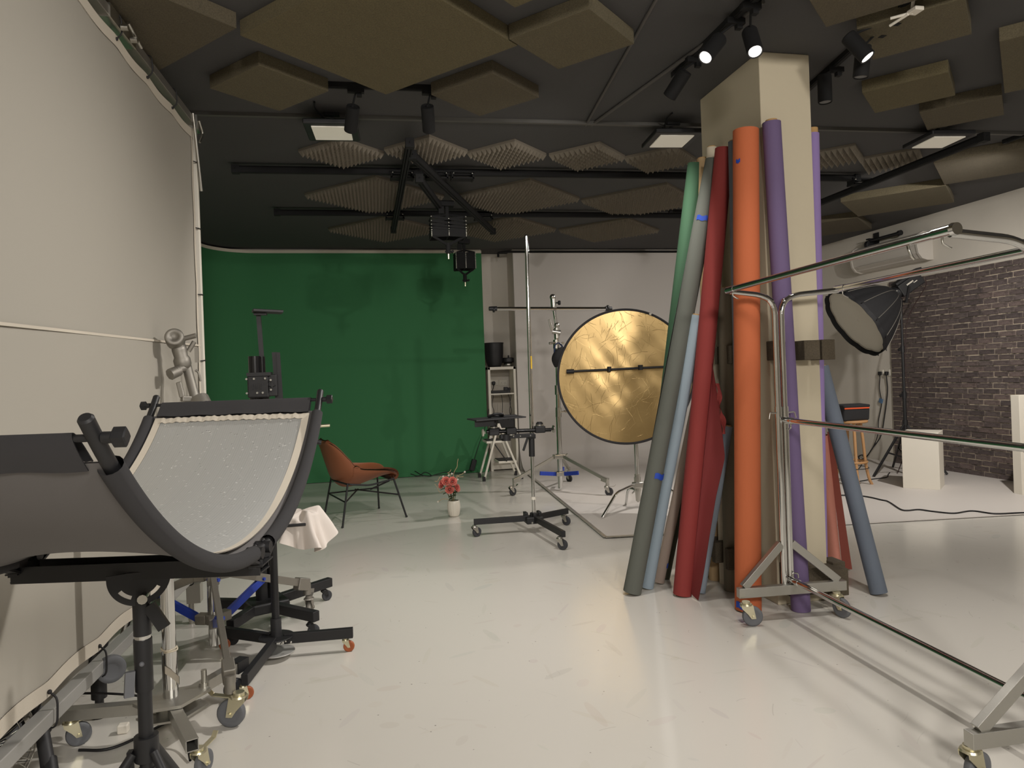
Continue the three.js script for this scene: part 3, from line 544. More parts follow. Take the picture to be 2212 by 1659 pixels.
// ---------------------------------------------------------------- U-shaped curved reflector on a tripod
{
  const E1 = [-0.147, 1.342, -2.689], E2 = [-0.392, 1.337, -1.136], mid = mix(E1, E2, 0.5), half = mul(sub(E1, E2), 0.5), c = len(half), sag = 0.385, R = (c * c + sag * sag) / 2 / sag, AM = Math.asin(c / R);
  const Lc = [-0.978, 0, -0.208], Wd = 0.6;
  const arc = (a, side, drop = 0, rad = 0) => { const rr2 = R - rad, u = rr2 * Math.sin(a) / c, v = rr2 * Math.cos(a) - (R - sag) + drop; return add(add(mid, mul(half, u)), add([0, -v, 0], mul(Lc, side))); };
  const t = thing('curved_reflector', 'U-shaped curved reflector, silver inside and black outside, on a black tripod', 'reflector', [-0.56, 0, -1.96]);
  const ends = 0.1;
  for (const s of [0, Wd]) {
    const pts = []; for (let k = 0; k <= 24; k++) pts.push(arc(AM * (1 - k / 12), s)); 
    part('arc_tube', [tube(pts, 0.0118, 80, 14), ...[0, 24].map((k) => { const p = pts[k], q = pts[k ? k - 1 : 1]; return rod(p, add(p, mul(nrm(sub(p, q)), 0.004)), 0.0118, 0.009); })], M.black, t);
    for (const [a0, a1] of [[AM - 0.1, 0.075], [-0.045, -AM + 0.1]]) {
      const q = []; for (let k = 0; k <= 20; k++) q.push(arc(a0 + (a1 - a0) * k / 20, s));
      part('edge_sleeve', tube(q, 0.0195, 60, 14), M.blackCloth, t);
    }
  }
  const inner = (v) => (AM - 0.085) * (1 - 2 * v), sagIn = (u, v) => -0.054 * Math.sin(u * Math.PI) ** 0.6 * Math.sin(v * Math.PI) ** 1.4;
  part('black_cloth', sheet((u, v) => arc(inner(v), u * Wd, sagIn(u, v), -0.006), 20, 70, 0.003, 1.5, 4), M.greyCloth, t, 'dark grey outer cloth');
  part('silver_cloth', sheet((u, v) => arc(inner(0.018 + v * 0.964), 0.042 + u * (Wd - 0.084), sagIn(0.07 + u * 0.86, v), 0.0035), 20, 70, 0.002, 0.8, 2.5), M.silver, t, 'worn silver inner cloth');
  const wob = (v) => 0.0022 * Math.sin(v * 130) + 0.0012 * Math.sin(v * 57);
  part('cream_border', [
    ...[0.026, Wd - 0.05].map((o) => sheet((u, v) => arc(inner(0.012 + 0.976 * v), o + u * 0.024, sagIn(0.06, v), 0.006), 2, 70, 0.002)),
    ...[0.014, 0.98].map((o) => sheet((u, v) => arc(inner(o + u * 0.0135) , 0.03 + v * (Wd - 0.06), sagIn(v, 0.05) + wob(v), 0.006), 2, 60, 0.002)),
  ], M.hem, t, 'cream stitched border');
  for (const k of [1, -1]) {
    const a = k * (AM - 0.038), p0 = arc(a, -0.03), p1 = arc(a, Wd + 0.03);
    part('end_rod', [rod(arc(a, 0.0), arc(a, Wd), 0.006), rod(p0, arc(a, 0), 0.005), rod(arc(a, Wd), p1, 0.005)], M.black, t);
    part('end_sleeve', [sheet((u, v) => arc(k * (AM - 0.1 + 0.072 * Math.sin(v * Math.PI) ** 0.7), 0.03 + u * (Wd - 0.06), 0.0015 * Math.sin(u * 24) * (1 - Math.sin(v * Math.PI)), 0.0095 * Math.cos(v * Math.PI)), 30, 18, 0.002)], M.blackCloth, t, 'black cloth sleeve');
    for (const [q, o] of [[arc(a, -0.028), -1], [arc(a, Wd + 0.028), 1]]) {
      const out = mul(Lc, o);
      const g = [rod(add(q, mul(out, -0.016)), add(q, mul(out, 0.004)), 0.009)];
      const kn = prism([0, 1, 2, 3, 4, 5, 6, 7].map((i) => { const r = i % 2 ? 0.009 : 0.0115; return [Math.cos(i * 0.785) * r * 0.8, Math.sin(i * 0.785) * r * 1.1]; }), 0.018, 0.002);
      const m = new THREE.Matrix4().makeBasis(V(cross([0, 1, 0], out)), new THREE.Vector3(0, 1, 0), V(out)); m.setPosition(V(q)); kn.applyMatrix4(m); g.push(kn);
      part('knob', g, M.black, t);
    }
  }
  // channel bar below, with end brackets clamping the arcs
  const b0 = arc(0, -0.012, 0.052), b1 = arc(0, Wd + 0.012, 0.052), cd = nrm(sub(E1, E2));
  part('channel_bar', [bar(b0, b1, 0.075, 0.004), ...[-1, 1].map((k) => bar(add(add(b0, mul(cd, k * 0.037)), [0, 0.018, 0]), add(add(b1, mul(cd, k * 0.037)), [0, 0.018, 0]), 0.004, 0.042)),
    ...[0, Wd].flatMap((o) => [-1, 1].map((k) => bar(add(arc(0, o, 0.03), mul(cd, k * 0.03)), add(arc(0, o, 0.0), mul(cd, k * 0.1)), 0.03, 0.006))),
    ...[-0.006, Wd + 0.006].map((o) => bar(add(arc(0, o, 0.03), mul(cd, -0.045)), add(arc(0, o, 0.03), mul(cd, 0.045)), 0.03, 0.004))], M.black, t);
  for (const o of [0, Wd]) for (const k of [-1, 1]) {
    const p = add(arc(0, o, 0), mul(cd, k * 0.034));
    part('arc_clamp', [box(0.034, 0.05, 0.012, add(p, [0, -0.012, 0]), [0, 0.21, 0]), rod(add(p, mul(Lc, -0.02)), add(p, mul(Lc, 0.02)), 0.015, 0.015, 12), ball(0.006, add(p, [0, 0.016, 0]), 8)], M.black, t);
  }
  const pc = [-0.563, 0, -1.958];
  // half-disc tilt bracket: slotted plate facing the viewer
  {
    const sh = new THREE.Shape(); sh.moveTo(-0.072, 0.012); sh.lineTo(0.072, 0.012); sh.absarc(0, 0.0, 0.072, 0, -Math.PI, true); sh.lineTo(-0.072, 0.012);
    for (const k of [-1, 1]) { const h = new THREE.Path(); for (let i = 0; i <= 8; i++) { const a = -Math.PI / 2 + k * (0.35 + i / 8 * 0.62); const r = 0.058; i ? h.lineTo(Math.cos(a) * r, Math.sin(a) * r) : h.moveTo(Math.cos(a) * r, Math.sin(a) * r); } for (let i = 8; i >= 0; i--) { const a = -Math.PI / 2 + k * (0.35 + i / 8 * 0.62); h.lineTo(Math.cos(a) * 0.048, Math.sin(a) * 0.048); } h.closePath(); sh.holes.push(h); }
    const g = new THREE.ExtrudeGeometry(sh, { depth: 0.004, bevelEnabled: false, curveSegments: 24 }); g.rotateY(0.21 + 0.1); g.translate(pc[0], 0.905, pc[2] + 0.012);
    part('tilt_bracket', [g, box(0.05, 0.008, 0.05, [pc[0], 0.914, pc[2]])], M.black, t);
    part('tilt_bolt', [rod([pc[0] + 0.005, 0.852, pc[2] - 0.02], [pc[0] + 0.012, 0.852, pc[2] + 0.035], 0.012, 0.012, 10)], M.satin, t);
  }
  part('pole_head', [rod([pc[0], 0.755, pc[2]], [pc[0], 0.852, pc[2]], 0.021), bar([pc[0] + 0.02, 0.83, pc[2] + 0.01], [pc[0] + 0.055, 0.77, pc[2] + 0.012], 0.012, 0.03)], M.black, t);
  part('pole_ring', rod([pc[0], 0.735, pc[2]], [pc[0], 0.758, pc[2]], 0.019), M.chrome, t, 'bright metal ring');
  part('pole', [rod([pc[0], 0.28, pc[2]], [pc[0], 0.73, pc[2]], 0.0172), rod([pc[0], 0.69, pc[2]], [pc[0], 0.745, pc[2]], 0.022), rod([pc[0], 0.615, pc[2]], [pc[0], 0.7, pc[2]], 0.0215), rod([pc[0], 0.16, pc[2]], [pc[0], 0.42, pc[2]], 0.0205)], M.black, t);
  part('pole_knob', [bar([pc[0] - 0.026, 0.672, pc[2] + 0.02], [pc[0] - 0.03, 0.61, pc[2] + 0.022], 0.012, 0.022), ball(0.0065, [pc[0] + 0.002, 0.688, pc[2] + 0.022], 8)], M.rubberLight, t);
  part('leg_collar', [rod([pc[0], 0.44, pc[2]], [pc[0], 0.5, pc[2]], 0.029), bar([pc[0] - 0.035, 0.47, pc[2] + 0.01], [pc[0] - 0.035, 0.405, pc[2] + 0.012], 0.012, 0.02)], M.black, t);
  for (const a of [0.75, 2.55, 4.9]) {
    const top = [pc[0] + Math.cos(a) * 0.032, 0.465, pc[2] + Math.sin(a) * 0.032], foot = [pc[0] + Math.cos(a) * 0.42, 0.012, pc[2] + Math.sin(a) * 0.42];
    const lg = part('leg', rod(top, foot, 0.011), M.black, t); part('rubber_foot', rod(mix(top, foot, 0.95), foot, 0.014, 0.015), M.rubber, lg);
    part('brace', bar([pc[0], 0.2, pc[2]], mix(top, foot, 0.5), 0.014, 0.006), M.black, t);
  }
}
{
  const p = [-0.165, 1.205, -2.74], t = thing('grip_clamp', 'small black clamp with a metal rod at the right edge of the curved reflector', 'clamp', p);
  part('jaw', bend([add(p, [0.0, 0.05, 0]), add(p, [-0.03, 0.03, 0]), add(p, [-0.035, -0.015, 0]), add(p, [-0.01, -0.05, 0]), add(p, [0.012, -0.055, 0])], 0.009, 0.012, 10), M.black, t);
  part('plate', bar(add(p, [-0.012, -0.03, 0.008]), add(p, [0.004, 0.03, 0.008]), 0.02, 0.006, [1, 0, 0], 0.002), M.chrome, t);
  part('rod', rod(add(p, [-0.03, 0.006, 0]), add(p, [0.045, 0.008, 0]), 0.0055), M.zinc, t); part('rod_collar', rod(add(p, [-0.005, 0.0065, 0]), add(p, [0.006, 0.0065, 0]), 0.011), M.satin, t);
}
// ---------------------------------------------------------------- chrome stands on the left
{
  const c = [-0.775, 0, -3.86];
  const t = thing('roller_stand', 'chrome roller stand with blue leg braces behind the curved reflector at left', 'light stand', c, 'heavy roller stands with blue braces');
  part('column', [rod([c[0], 0.06, c[2]], [c[0], 1.08, c[2]], 0.028), rod([c[0], 0.95, c[2]], [c[0], 1.3, c[2]], 0.021)], M.chrome, t);
  part('leg_collar', [rod([c[0], 0.4, c[2]], [c[0], 0.45, c[2]], 0.042), ...[0, 1, 2].map((k) => { const a = [1.31, -0.85, 3.5][k]; return bar([c[0] + Math.cos(a) * 0.03, 0.415, c[2] + Math.sin(a) * 0.03], [c[0] + Math.cos(a) * 0.09, 0.41, c[2] + Math.sin(a) * 0.09], 0.055, 0.06, [0, 1, 0], 0.006); })], M.oldSteel, t);
  part('brace_collar', [rod([c[0], 0.17, c[2]], [c[0], 0.215, c[2]], 0.04), ...[1.31, -0.85, 3.5].map((a) => bar([c[0] + Math.cos(a) * 0.03, 0.19, c[2] + Math.sin(a) * 0.03], [c[0] + Math.cos(a) * 0.09, 0.19, c[2] + Math.sin(a) * 0.09], 0.055, 0.05, [0, 1, 0], 0.006))], M.oldSteel, t);
  for (const [a, l] of [[1.31, 0.8], [-0.85, 0.62], [3.5, 0.62]]) {
    const q = (r, y) => [c[0] + Math.cos(a) * r, y, c[2] + Math.sin(a) * r];
    const lg = part('leg', bar(q(0.07, 0.41), q(l, 0.2), 0.026, 0.042, [0, 1, 0], 0.002), M.oldSteel, t);
    part('leg_joint', [bar(q(l - 0.06, 0.215), q(l + 0.02, 0.19), 0.05, 0.07, [0, 1, 0], 0.006), rod(q(l + 0.02, 0.13), q(l + 0.02, 0.2), 0.022)], M.oldSteel, lg);
    part('brace', bar(q(0.08, 0.19), q(l * 0.52, 0.31), 0.022, 0.04, [0, 1, 0], 0.002), M.blue, t, 'blue brace');
    parts('brace_pin', [rod(add(q(0.085, 0.41), [0.03, 0, 0.02]), add(q(0.085, 0.41), [-0.03, 0, -0.02]), 0.009, 0.009, 10), rod(add(q(l * 0.5, 0.31), [0.02, 0, 0.01]), add(q(l * 0.5, 0.31), [-0.02, 0, -0.01]), 0.009, 0.009, 10)], M.blue, t);
    castor(t, q(l + 0.04, 0), a > 0 && a < 2 ? 2.9 : -a + 0.6, a > 0 && a < 2 ? 0.056 : 0.05, a < 0 ? [M.oldSteel, M.oldSteel] : ZINC, a < 3);
  }
  // tilting grip head on top
  const p0 = [-0.842, 1.3, -3.95], p1 = [-0.9, 1.5, -4.02];
  part('swivel_arm', [rod([c[0] - 0.03, 1.26, c[2] - 0.04], p0, 0.03), rod(p0, p1, 0.024)], M.oldSteel, t);
  part('swivel_base', [rod([c[0], 1.24, c[2]], [c[0] - 0.04, 1.31, c[2] - 0.05], 0.045), bar([-0.9, 1.315, -3.9], [-0.86, 1.31, -3.93], 0.03, 0.03, [0, 1, 0], 0.006), bar([-0.895, 1.32, -3.9], [-0.915, 1.4, -3.92], 0.018, 0.026, [1, 0, 0], 0.006)], M.oldSteel, t);
  part('grip_head', [lath([-0.905, 1.47, -4.0], [-0.93, 1.62, -3.98], [[0, 0], [0.03, 0], [0.042, 0.02], [0.042, 0.05], [0.034, 0.065], [0.037, 0.1], [0.034, 0.13], [0, 0.13]], 20), lath([-0.94, 1.61, -4.0], [-0.925, 1.635, -3.9], [[0.02, 0], [0.043, 0], [0.046, 0.01], [0.046, 0.09], [0.04, 0.1], [0.022, 0.1], [0.02, 0.085], [0, 0.085]], 22), rod([-0.93, 1.46, -3.94], [-0.9, 1.475, -3.99], 0.02), rod([-0.955, 1.44, -3.92], [-0.92, 1.46, -3.96], 0.03, 0.028, 8)], M.oldSteel, t);
  part('grip_lever', [rod([-0.9, 1.625, -3.98], [-0.835, 1.64, -3.97], 0.013), rod([-0.88, 1.56, -4.0], [-0.85, 1.61, -4.0], 0.012), bar([-0.84, 1.5, -4.0], [-0.84, 1.58, -4.0], 0.01, 0.02), ...bend([[-0.85, 1.46, -4.0], [-0.835, 1.45, -4.0], [-0.825, 1.4, -4.0]], 0.006, 0.01, 8)], M.oldSteel, t);
}
{
  const c = [-0.77, 0, -3.005];
  const t = thing('chrome_stand', 'chrome pole stand on a low square-tube tripod base with castors, front left', 'light stand', c);
  part('pole', [rod([c[0], 0.16, c[2]], [c[0], 0.35, c[2]], 0.0285), rod([c[0], 0.3, c[2]], [c[0], 1.02, c[2]], 0.0255)], M.chrome, t);
  part('hub', [prism([[-0.13, -0.03], [-0.05, -0.11], [0.06, -0.1], [0.14, 0.03], [0.1, 0.09], [-0.02, 0.07]], 0.012).rotateX(-Math.PI / 2).translate(c[0] + 0.0, 0.158, c[2]), prism([[-0.12, -0.03], [-0.05, -0.1], [0.06, -0.09], [0.13, 0.03], [0.09, 0.08]], 0.008).rotateX(-Math.PI / 2).translate(c[0], 0.104, c[2])], M.brushed, t);
  part('hub_bolt', [rod([c[0] + 0.11, 0.165, c[2] - 0.06], [c[0] + 0.11, 0.235, c[2] - 0.06], 0.011), rod([c[0] + 0.11, 0.165, c[2] - 0.06], [c[0] + 0.11, 0.185, c[2] - 0.06], 0.02, 0.02, 6)], M.satin, t);
  for (const [e, r, tn, br] of [[[-0.615, 0.135, -2.645], 0.052, -0.5, true], [[-1.168, 0.135, -3.043], 0.052, 0.4, true], [[-0.575, 0.135, -3.336], 0.0, 0, false]]) {
    const h = nrm(sub(e, [c[0], 0.135, c[2]])), s0 = add([c[0], 0.135, c[2]], mul(h, 0.05)), w = 0.021;
    const sideV = nrm(cross([0, 1, 0], h)), lg = [];
    for (const [o, u, a, b] of [[1, 0, 0.003, 0.042], [-1, 0, 0.003, 0.042], [0, 1, 0.042, 0.003], [0, -1, 0.042, 0.003]]) { const of = add(mul(sideV, o * w * 0.93), [0, u * w * 0.93, 0]); lg.push(bar(add(s0, of), add(e, of), a, b)); }
    part('leg', lg, M.brushed, t);
    if (r) castor(t, tn > 0 ? [-1.12, 0, -3.06] : [-0.592, 0, -2.70], tn > 0 ? 0.4 : 1.15, r * 0.86, ZINC, br);
    else part('end_cap', bar(add(e, mul(h, -0.03)), add(e, mul(h, 0.04)), 0.05, 0.05), M.black, t), castor(t, add([e[0], 0, e[2]], mul(h, -0.03)), 0.4, 0.045, BLACKC, false);
  }
  part('wire', tube([[c[0] + 0.03, 0.36, c[2]], [c[0], 0.355, c[2] + 0.03], [c[0] - 0.03, 0.36, c[2]], [c[0], 0.365, c[2] - 0.03], [c[0] + 0.03, 0.35, c[2]], [c[0], 0.35, c[2] + 0.031], [c[0] - 0.03, 0.345, c[2]]], 0.003, 40, 6), M.rope, t);
  part('tape_tag', [sheet((u, v) => [c[0] - 0.01 + u * 0.055, 0.3 - u * 0.04 - v * 0.03, c[2] + 0.031 + 0.02 * u * u], 8, 3, 0.002)], M.hem, t, 'loose end of pale tape');
}
// black rolling table with round plate, and black studio camera stand
{
  const c = [-0.46, 0, -3.74];
  const t = thing('rolling_laptop_stand', 'black pole stand with a round base plate and three legs on orange castors', 'stand', c);
  part('pole', rod([c[0], 0.13, c[2]], [c[0], 0.64, c[2]], 0.0185), M.black, t);
  part('pole_collar', rod([c[0], 0.11, c[2]], [c[0], 0.2, c[2]], 0.0265), M.dark, t);
  part('base_plate', [lathe([[0, 0.104], [0.084, 0.104], [0.086, 0.107], [0.084, 0.112], [0, 0.112]], [c[0], 0, c[2]], 36)], M.black, t);
  part('lower_plate', [lathe([[0, 0.03], [0.086, 0.03], [0.088, 0.033], [0.086, 0.037], [0, 0.037]], [c[0], 0, c[2]], 36)], M.alu, t, 'bright lower plate');
  for (const [e, d] of [[[-0.085, -3.715], -0.1], [[-0.54, -3.265], 0.2], [[-0.76, -3.95], 0.3]]) {
    const end = [e[0], 0.095, e[1]], st = mix([c[0], 0.095, c[2]], end, 0.1);
    part('leg', bar(st, end, 0.03, 0.05, [0, 1, 0], 0.003), M.black, t); castor(t, [e[0] - (e[0] - c[0]) * 0.06, 0, e[1] - (e[1] - c[2]) * 0.06], d, 0.028, ORANGEC, false);
  }
  parts('hub_bolt', [[0.03, 0.09], [0.05, 0.1], [0.075, 0.092]].map(([x, y]) => ball(0.006, [c[0] + x, y, c[2] + 0.06], 8)), M.satin, t);
  part('tray', [rbox(0.25, 0.014, 0.2, 0.004, [-0.425, 0.652, -3.86])], M.dark, t);
  // white cloth over the tray's right end
  solo('white_cloth', sheet((u, v) => {
    const a = u * 6.28319, front = 0.5 + 0.5 * Math.cos(a - 0.95), Ls = 0.12 + 0.13 * front ** 1.5 + 0.02 * Math.sin(a * 3), h = v * Ls, e = 0.085, over = Math.max(0, h - e), fold = Math.sin(a * 6 + 1) + 0.6 * Math.sin(a * 11 + v * 2);
    const r = Math.min(h, e) + over * 0.28 + over * 0.28 * fold, wr = 0.008 * Math.sin(v * 9 + a * 2) * Math.sin(a * 4);
    return [-0.325 + Math.cos(a) * r * 1.05, 0.672 + 0.035 * (1 - v) + 0.02 * Math.sin(a * 2 + 1) * Math.min(1, v * 3) + wr - over * 0.95 + 0.012 * fold * Math.min(h, e) / e, -3.85 + Math.sin(a) * r * 0.9];
  }, 120, 30, 0.003), M.cloth, 'crumpled white cloth hanging off the tray of the black pole stand', 'cloth', [-0.33, 0.66, -3.86]);
  solo('loose_cable', tube([[-0.5, 0.01, -6.4], [-0.66, 0.01, -6.52], [-0.6, 0.01, -6.87], [-0.74, 0.012, -6.75], [-0.8, 0.01, -6.5]], 0.006, 40, 6), M.cable, 'thin dark cable lying on the floor left of the leather chair', 'cable', [-0.66, 0, -6.6]);
}
{
  const c = [-0.6, 0, -4.3];
  const t = thing('studio_camera_stand', 'tall black studio camera stand before the green backdrop, top showing above the reflector', 'camera stand', c);
  part('column', [rod([c[0], 0.12, c[2]], [c[0], 1.0, c[2]], 0.034), rod([c[0] + 0.05, 0.12, c[2] - 0.03], [c[0] + 0.05, 1.35, c[2] - 0.03], 0.026)], M.black, t);
  part('counterweight', [rod([-0.595, 1.02, -4.3], [-0.595, 1.535, -4.3], 0.034, 0.034, 20), rod([-0.556, 1.3, -4.3], [-0.556, 1.532, -4.3], 0.02), rod([-0.553, 1.3, -4.29], [-0.553, 1.53, -4.29], 0.012)], M.blackGloss, t);
  part('carriage', [rbox(0.115, 0.125, 0.1, 0.008, [-0.571, 1.36, -4.28]), rbox(0.05, 0.125, 0.09, 0.006, [-0.495, 1.365, -4.29]), ...[0, 1, 2].map((k) => box(0.005, 0.03, 0.01, [-0.6 + k * 0.022, 1.36, -4.228])), box(0.13, 0.02, 0.11, [-0.565, 1.43, -4.28])], M.black, t);
  parts('carriage_bolt', [[-0.63, 1.405], [-0.59, 1.405], [-0.53, 1.405], [-0.5, 1.395], [-0.63, 1.325], [-0.575, 1.325], [-0.545, 1.325], [-0.5, 1.34]].map(([x, y]) => rod([x, y, -4.235], [x, y, -4.215], 0.006, 0.006, 8)), M.satin, t);
  part('carriage_knob', [prism([0, 1, 2, 3, 4, 5, 6, 7].map((i) => [Math.cos(i * 0.785) * (i % 2 ? 0.008 : 0.02), Math.sin(i * 0.785) * (i % 2 ? 0.008 : 0.02)]), 0.016).translate(-0.495, 1.365, -4.24)], M.black, t);
  part('rack_post', [bar([-0.462, 0.98, -4.3], [-0.483, 1.555, -4.3], 0.02, 0.028, [1, 0, 0]), bar([-0.445, 0.98, -4.29], [-0.462, 1.553, -4.29], 0.008, 0.02, [1, 0, 0])], M.black, t);
  part('arm_post', [bar([-0.55, 1.38, -4.31], [-0.565, 1.775, -4.31], 0.024, 0.024, [1, 0, 0])], M.dark, t);
  part('top_plate', [rbox(0.165, 0.016, 0.11, 0.004, [-0.512, 1.79, -4.29], [0, 0.2, -0.05]), box(0.07, 0.014, 0.04, [-0.552, 1.776, -4.29])], M.black, t);
  part('base_hub', [rbox(0.22, 0.06, 0.2, 0.012, [c[0] + 0.02, 0.11, c[2]], [0, 0.4, 0])], M.black, t);
  for (const [e, d] of [[[-0.235, -4.64], 0.5], [[-0.28, -3.98], 0.4], [[-0.9, -4.42], -0.5], [[-0.72, -3.98], 0.2]]) {
    const end = [e[0], 0.11, e[1]]; part('leg', bar(mix([c[0], 0.11, c[2]], end, 0.1), end, 0.045, 0.055, [0, 1, 0], 0.004), M.black, t); castor(t, mix([c[0], 0, c[2]], [e[0], 0, e[1]], 0.94), d, 0.032, BLACKC, false);
  }
}
// things under the scrim, bottom left
{
  const t = thing('floor_fan', 'floor fan with a round wire guard behind the scrim bar, bottom left corner', 'fan', [-1.28, 0, -2.62]);
  const c = [-1.3, 0.2, -2.68], ax = nrm([0.75, 0.25, 0.62]), e1 = nrm(cross(ax, [0, 1, 0])), e2 = cross(e1, ax), W = [];
  const pt = (r, a, h) => add(c, add(add(mul(e1, Math.cos(a) * r), mul(e2, Math.sin(a) * r)), mul(ax, h)));
  for (let k = 0; k < 40; k++) { const a = k / 40 * 6.2832; W.push(tube([pt(0.03, a, 0.09), pt(0.1, a, 0.085), pt(0.165, a, 0.06), pt(0.185, a, 0.0), pt(0.18, a, -0.06)], 0.0016, 12, 5)); }
  for (const [r, h] of [[0.03, 0.09], [0.11, 0.083], [0.168, 0.058], [0.186, 0.0]]) { const p = []; for (let k = 0; k < 32; k++) p.push(pt(r, k / 32 * 6.2832, h)); W.push(tube(p, 0.0024, 64, 5, true)); }
  part('wire_guard', W, M.satin, t); t.children[0].userData.kind = 'stuff';
  part('body', [lath(pt(0, 0, -0.12), pt(0, 0, 0.02), [[0, 0], [0.1, 0], [0.16, 0.05], [0.175, 0.06], [0.17, 0.07], [0.05, 0.075], [0.04, 0.14], [0, 0.14]], 26)], M.dark, t);
  for (let k = 0; k < 5; k++) { const a = k * 1.2566; part('blade', sheet((u, v) => pt(0.045 + u * 0.105, a + v * 0.8 + u * 0.25, 0.025 + 0.03 * v), 6, 6, 0.003), M.dark, t); }
  part('foot', [...bend([add(pt(0.17, 0, -0.03), [0, 0, 0]), [-1.2, 0.015, -2.8], [-1.4, 0.015, -2.55], pt(0.17, Math.PI, -0.03)], 0.011, 0.04, 10)], M.black, t);
}
{
  const q = [-1.125, 0, -3.3], t = thing('folded_light_stand', 'short black stand foot with a grey castor wheel beside the scrim bar', 'stand', q), Q = (x, y, z) => add(q, [x, y, z]);
  part('tube', [rod(Q(0, 0.03, 0), Q(0, 0.16, 0), 0.017), rod(Q(0, 0.08, 0), Q(0, 0.2, 0), 0.03, 0.03, 20), rod(Q(0, 0.0, 0), Q(0, 0.03, 0), 0.03)], M.black, t);
  part('collar', [rod(Q(0, 0.19, 0), Q(0, 0.25, 0), 0.034), box(0.1, 0.024, 0.02, Q(0.0, 0.185, 0.02)), bar(Q(0, 0.235, 0), Q(0.1, 0.26, 0.15), 0.03, 0.035, [0, 1, 0], 0.006)], M.black, t);
  parts('bolt', [ball(0.008, Q(-0.04, 0.185, 0.034), 8), ball(0.008, Q(0.04, 0.185, 0.034), 8)], M.satin, t);
  part('wheel', lath(Q(0.095, 0.255, 0.15), Q(0.112, 0.255, 0.182), [[0, 0.004], [0.03, 0.004], [0.034, 0], [0.05, 0], [0.054, 0.008], [0.054, 0.028], [0.05, 0.036], [0.034, 0.036], [0.03, 0.032], [0, 0.032]], 26), M.rubberLight, t, 'grey castor wheel');
}
{
  const t = thing('tripod_leg', 'dark folded tripod with a slanted thick leg at the bottom left edge', 'tripod', [-1.06, 0, -2.66]);
  part('leg', [rod([-1.15, 0.26, -2.8], [-1.02, 0.02, -2.58], 0.022, 0.022, 16), rod([-1.13, 0.22, -2.77], [-1.12, 0.2, -2.75], 0.028)], M.dark, t);
  part('foot', ball(0.024, [-1.02, 0.024, -2.58]), M.black, t); part('collar', rod([-1.08, 0.13, -2.69], [-1.05, 0.08, -2.63], 0.026), M.black, t);
  solo('stand_cable', tube([[-1.1, 0.008, -3.0], [-0.98, 0.008, -2.98], [-0.86, 0.008, -3.1], [-0.72, 0.008, -3.3]], 0.006, 30, 6), M.cable, 'dark cable on the floor beneath the square-tube chrome base', 'cable', [-0.9, 0, -3.05]);
  solo('looped_cable', tube([[-1.2, 0.15, -3.2], [-1.02, 0.17, -3.1], [-0.85, 0.165, -3.02], [-0.72, 0.12, -2.96], [-0.7, 0.05, -2.92], [-0.66, 0.008, -2.8]], 0.005, 40, 6), M.cable, 'thin dark cable looped over the square-tube chrome base', 'cable', [-0.9, 0.15, -3.05]);
  solo('white_stopper', rbox(0.04, 0.035, 0.035, 0.006, [-0.98, 0.018, -3.12]), M.white, 'tiny off-white block on the floor below the square-tube base', 'block', [-0.98, 0, -3.12]);
  solo('scrim_cable', tube([[-1.09, 0.27, -2.2], [-1.07, 0.2, -2.35], [-1.07, 0.1, -2.42], [-1.08, 0.01, -2.4]], 0.012, 24, 8), M.white, 'thick pale cable drooping from the scrim bar at the lower left edge', 'cable', [-1.08, 0.1, -2.3]);
}

// ================================================================ PAPER ROLLS AND THE COLUMN
// [name colour, bottom centre, top centre, radius, colour, label, core shown]
function roll(label, b, tp, r, color, opts = {}) {
  const t = thing('paper_roll', label, 'paper roll', b, 'seamless paper rolls leaning on the column');
  const d = nrm(sub(tp, b)), m = paperMat(color), L = len(sub(tp, b)), lip = opts.lip ?? 0.008, kr = Math.min(0.032, r - 0.005);
  // tilt: lift so that the lowest rim point touches the floor
  const lift = r * Math.sqrt(Math.max(0, 1 - d[1] * d[1])), B = add(b, [0, lift + 0.001, 0]), E = add(tp, [0, lift, 0]);
  // spiral paper cross section swept along the axis
  const g = [], prof = []; const n = 72, turns = 1.06;
  for (let i = 0; i <= n; i++) { const a = i / n * Math.PI * 2 * turns + (opts.seamAt ?? 0); prof.push([Math.cos(a) * (r + 0.0022 * i / n), Math.sin(a) * (r + 0.0022 * i / n)]); }
  const e1 = nrm(cross(d, [0.2, 0.1, 1])), e2 = cross(d, e1);
  g.push(sheet((u, v) => { const q = prof[Math.round(u * n)]; const wave = 0.002 * Math.sin(v * 9 + u * 3) * (opts.wave ?? 0.4); return add(mix(B, E, v), add(mul(e1, q[0] * (1 + wave / r)), mul(e2, q[1] * (1 + wave / r)))); }, n, 12, 0.0016, 0.5, L));
  g.push(lath(add(B, mul(d, 0.004)), add(B, mul(d, 0.0041)), [[r * 0.98, 0], [r * 0.4, 0.001]], 30), lath(add(E, mul(d, -lip - 0.004)), E, [[r * 0.4, 0], [r * 0.98, 0]], 30));
  part('paper', g, m, t);
  part('core', lath(add(B, mul(d, 0.002)), add(E, mul(d, opts.core ?? 0.004)), [[kr - 0.006, 0], [kr, 0], [kr, L + (opts.core ?? 0.004)], [kr - 0.006, L + (opts.core ?? 0.004)]], 24), M.card, t, 'brown cardboard core');
  for (const [v, a0, span, w] of opts.tape ?? []) part('tape', sheet((u, k) => { const a = a0 + (u - 0.5) * span, q = add(B, mul(d, v * L + (k - 0.5) * w + 0.004 * Math.sin(u * 9))); return add(q, add(mul(e1, Math.cos(a) * (r + 0.005)), mul(e2, Math.sin(a) * (r + 0.005)))); }, 14, 1, 0.001), M.blueTape, t, 'blue masking tape');
  return t;
}
const Rl = [2.55, 0, 0];
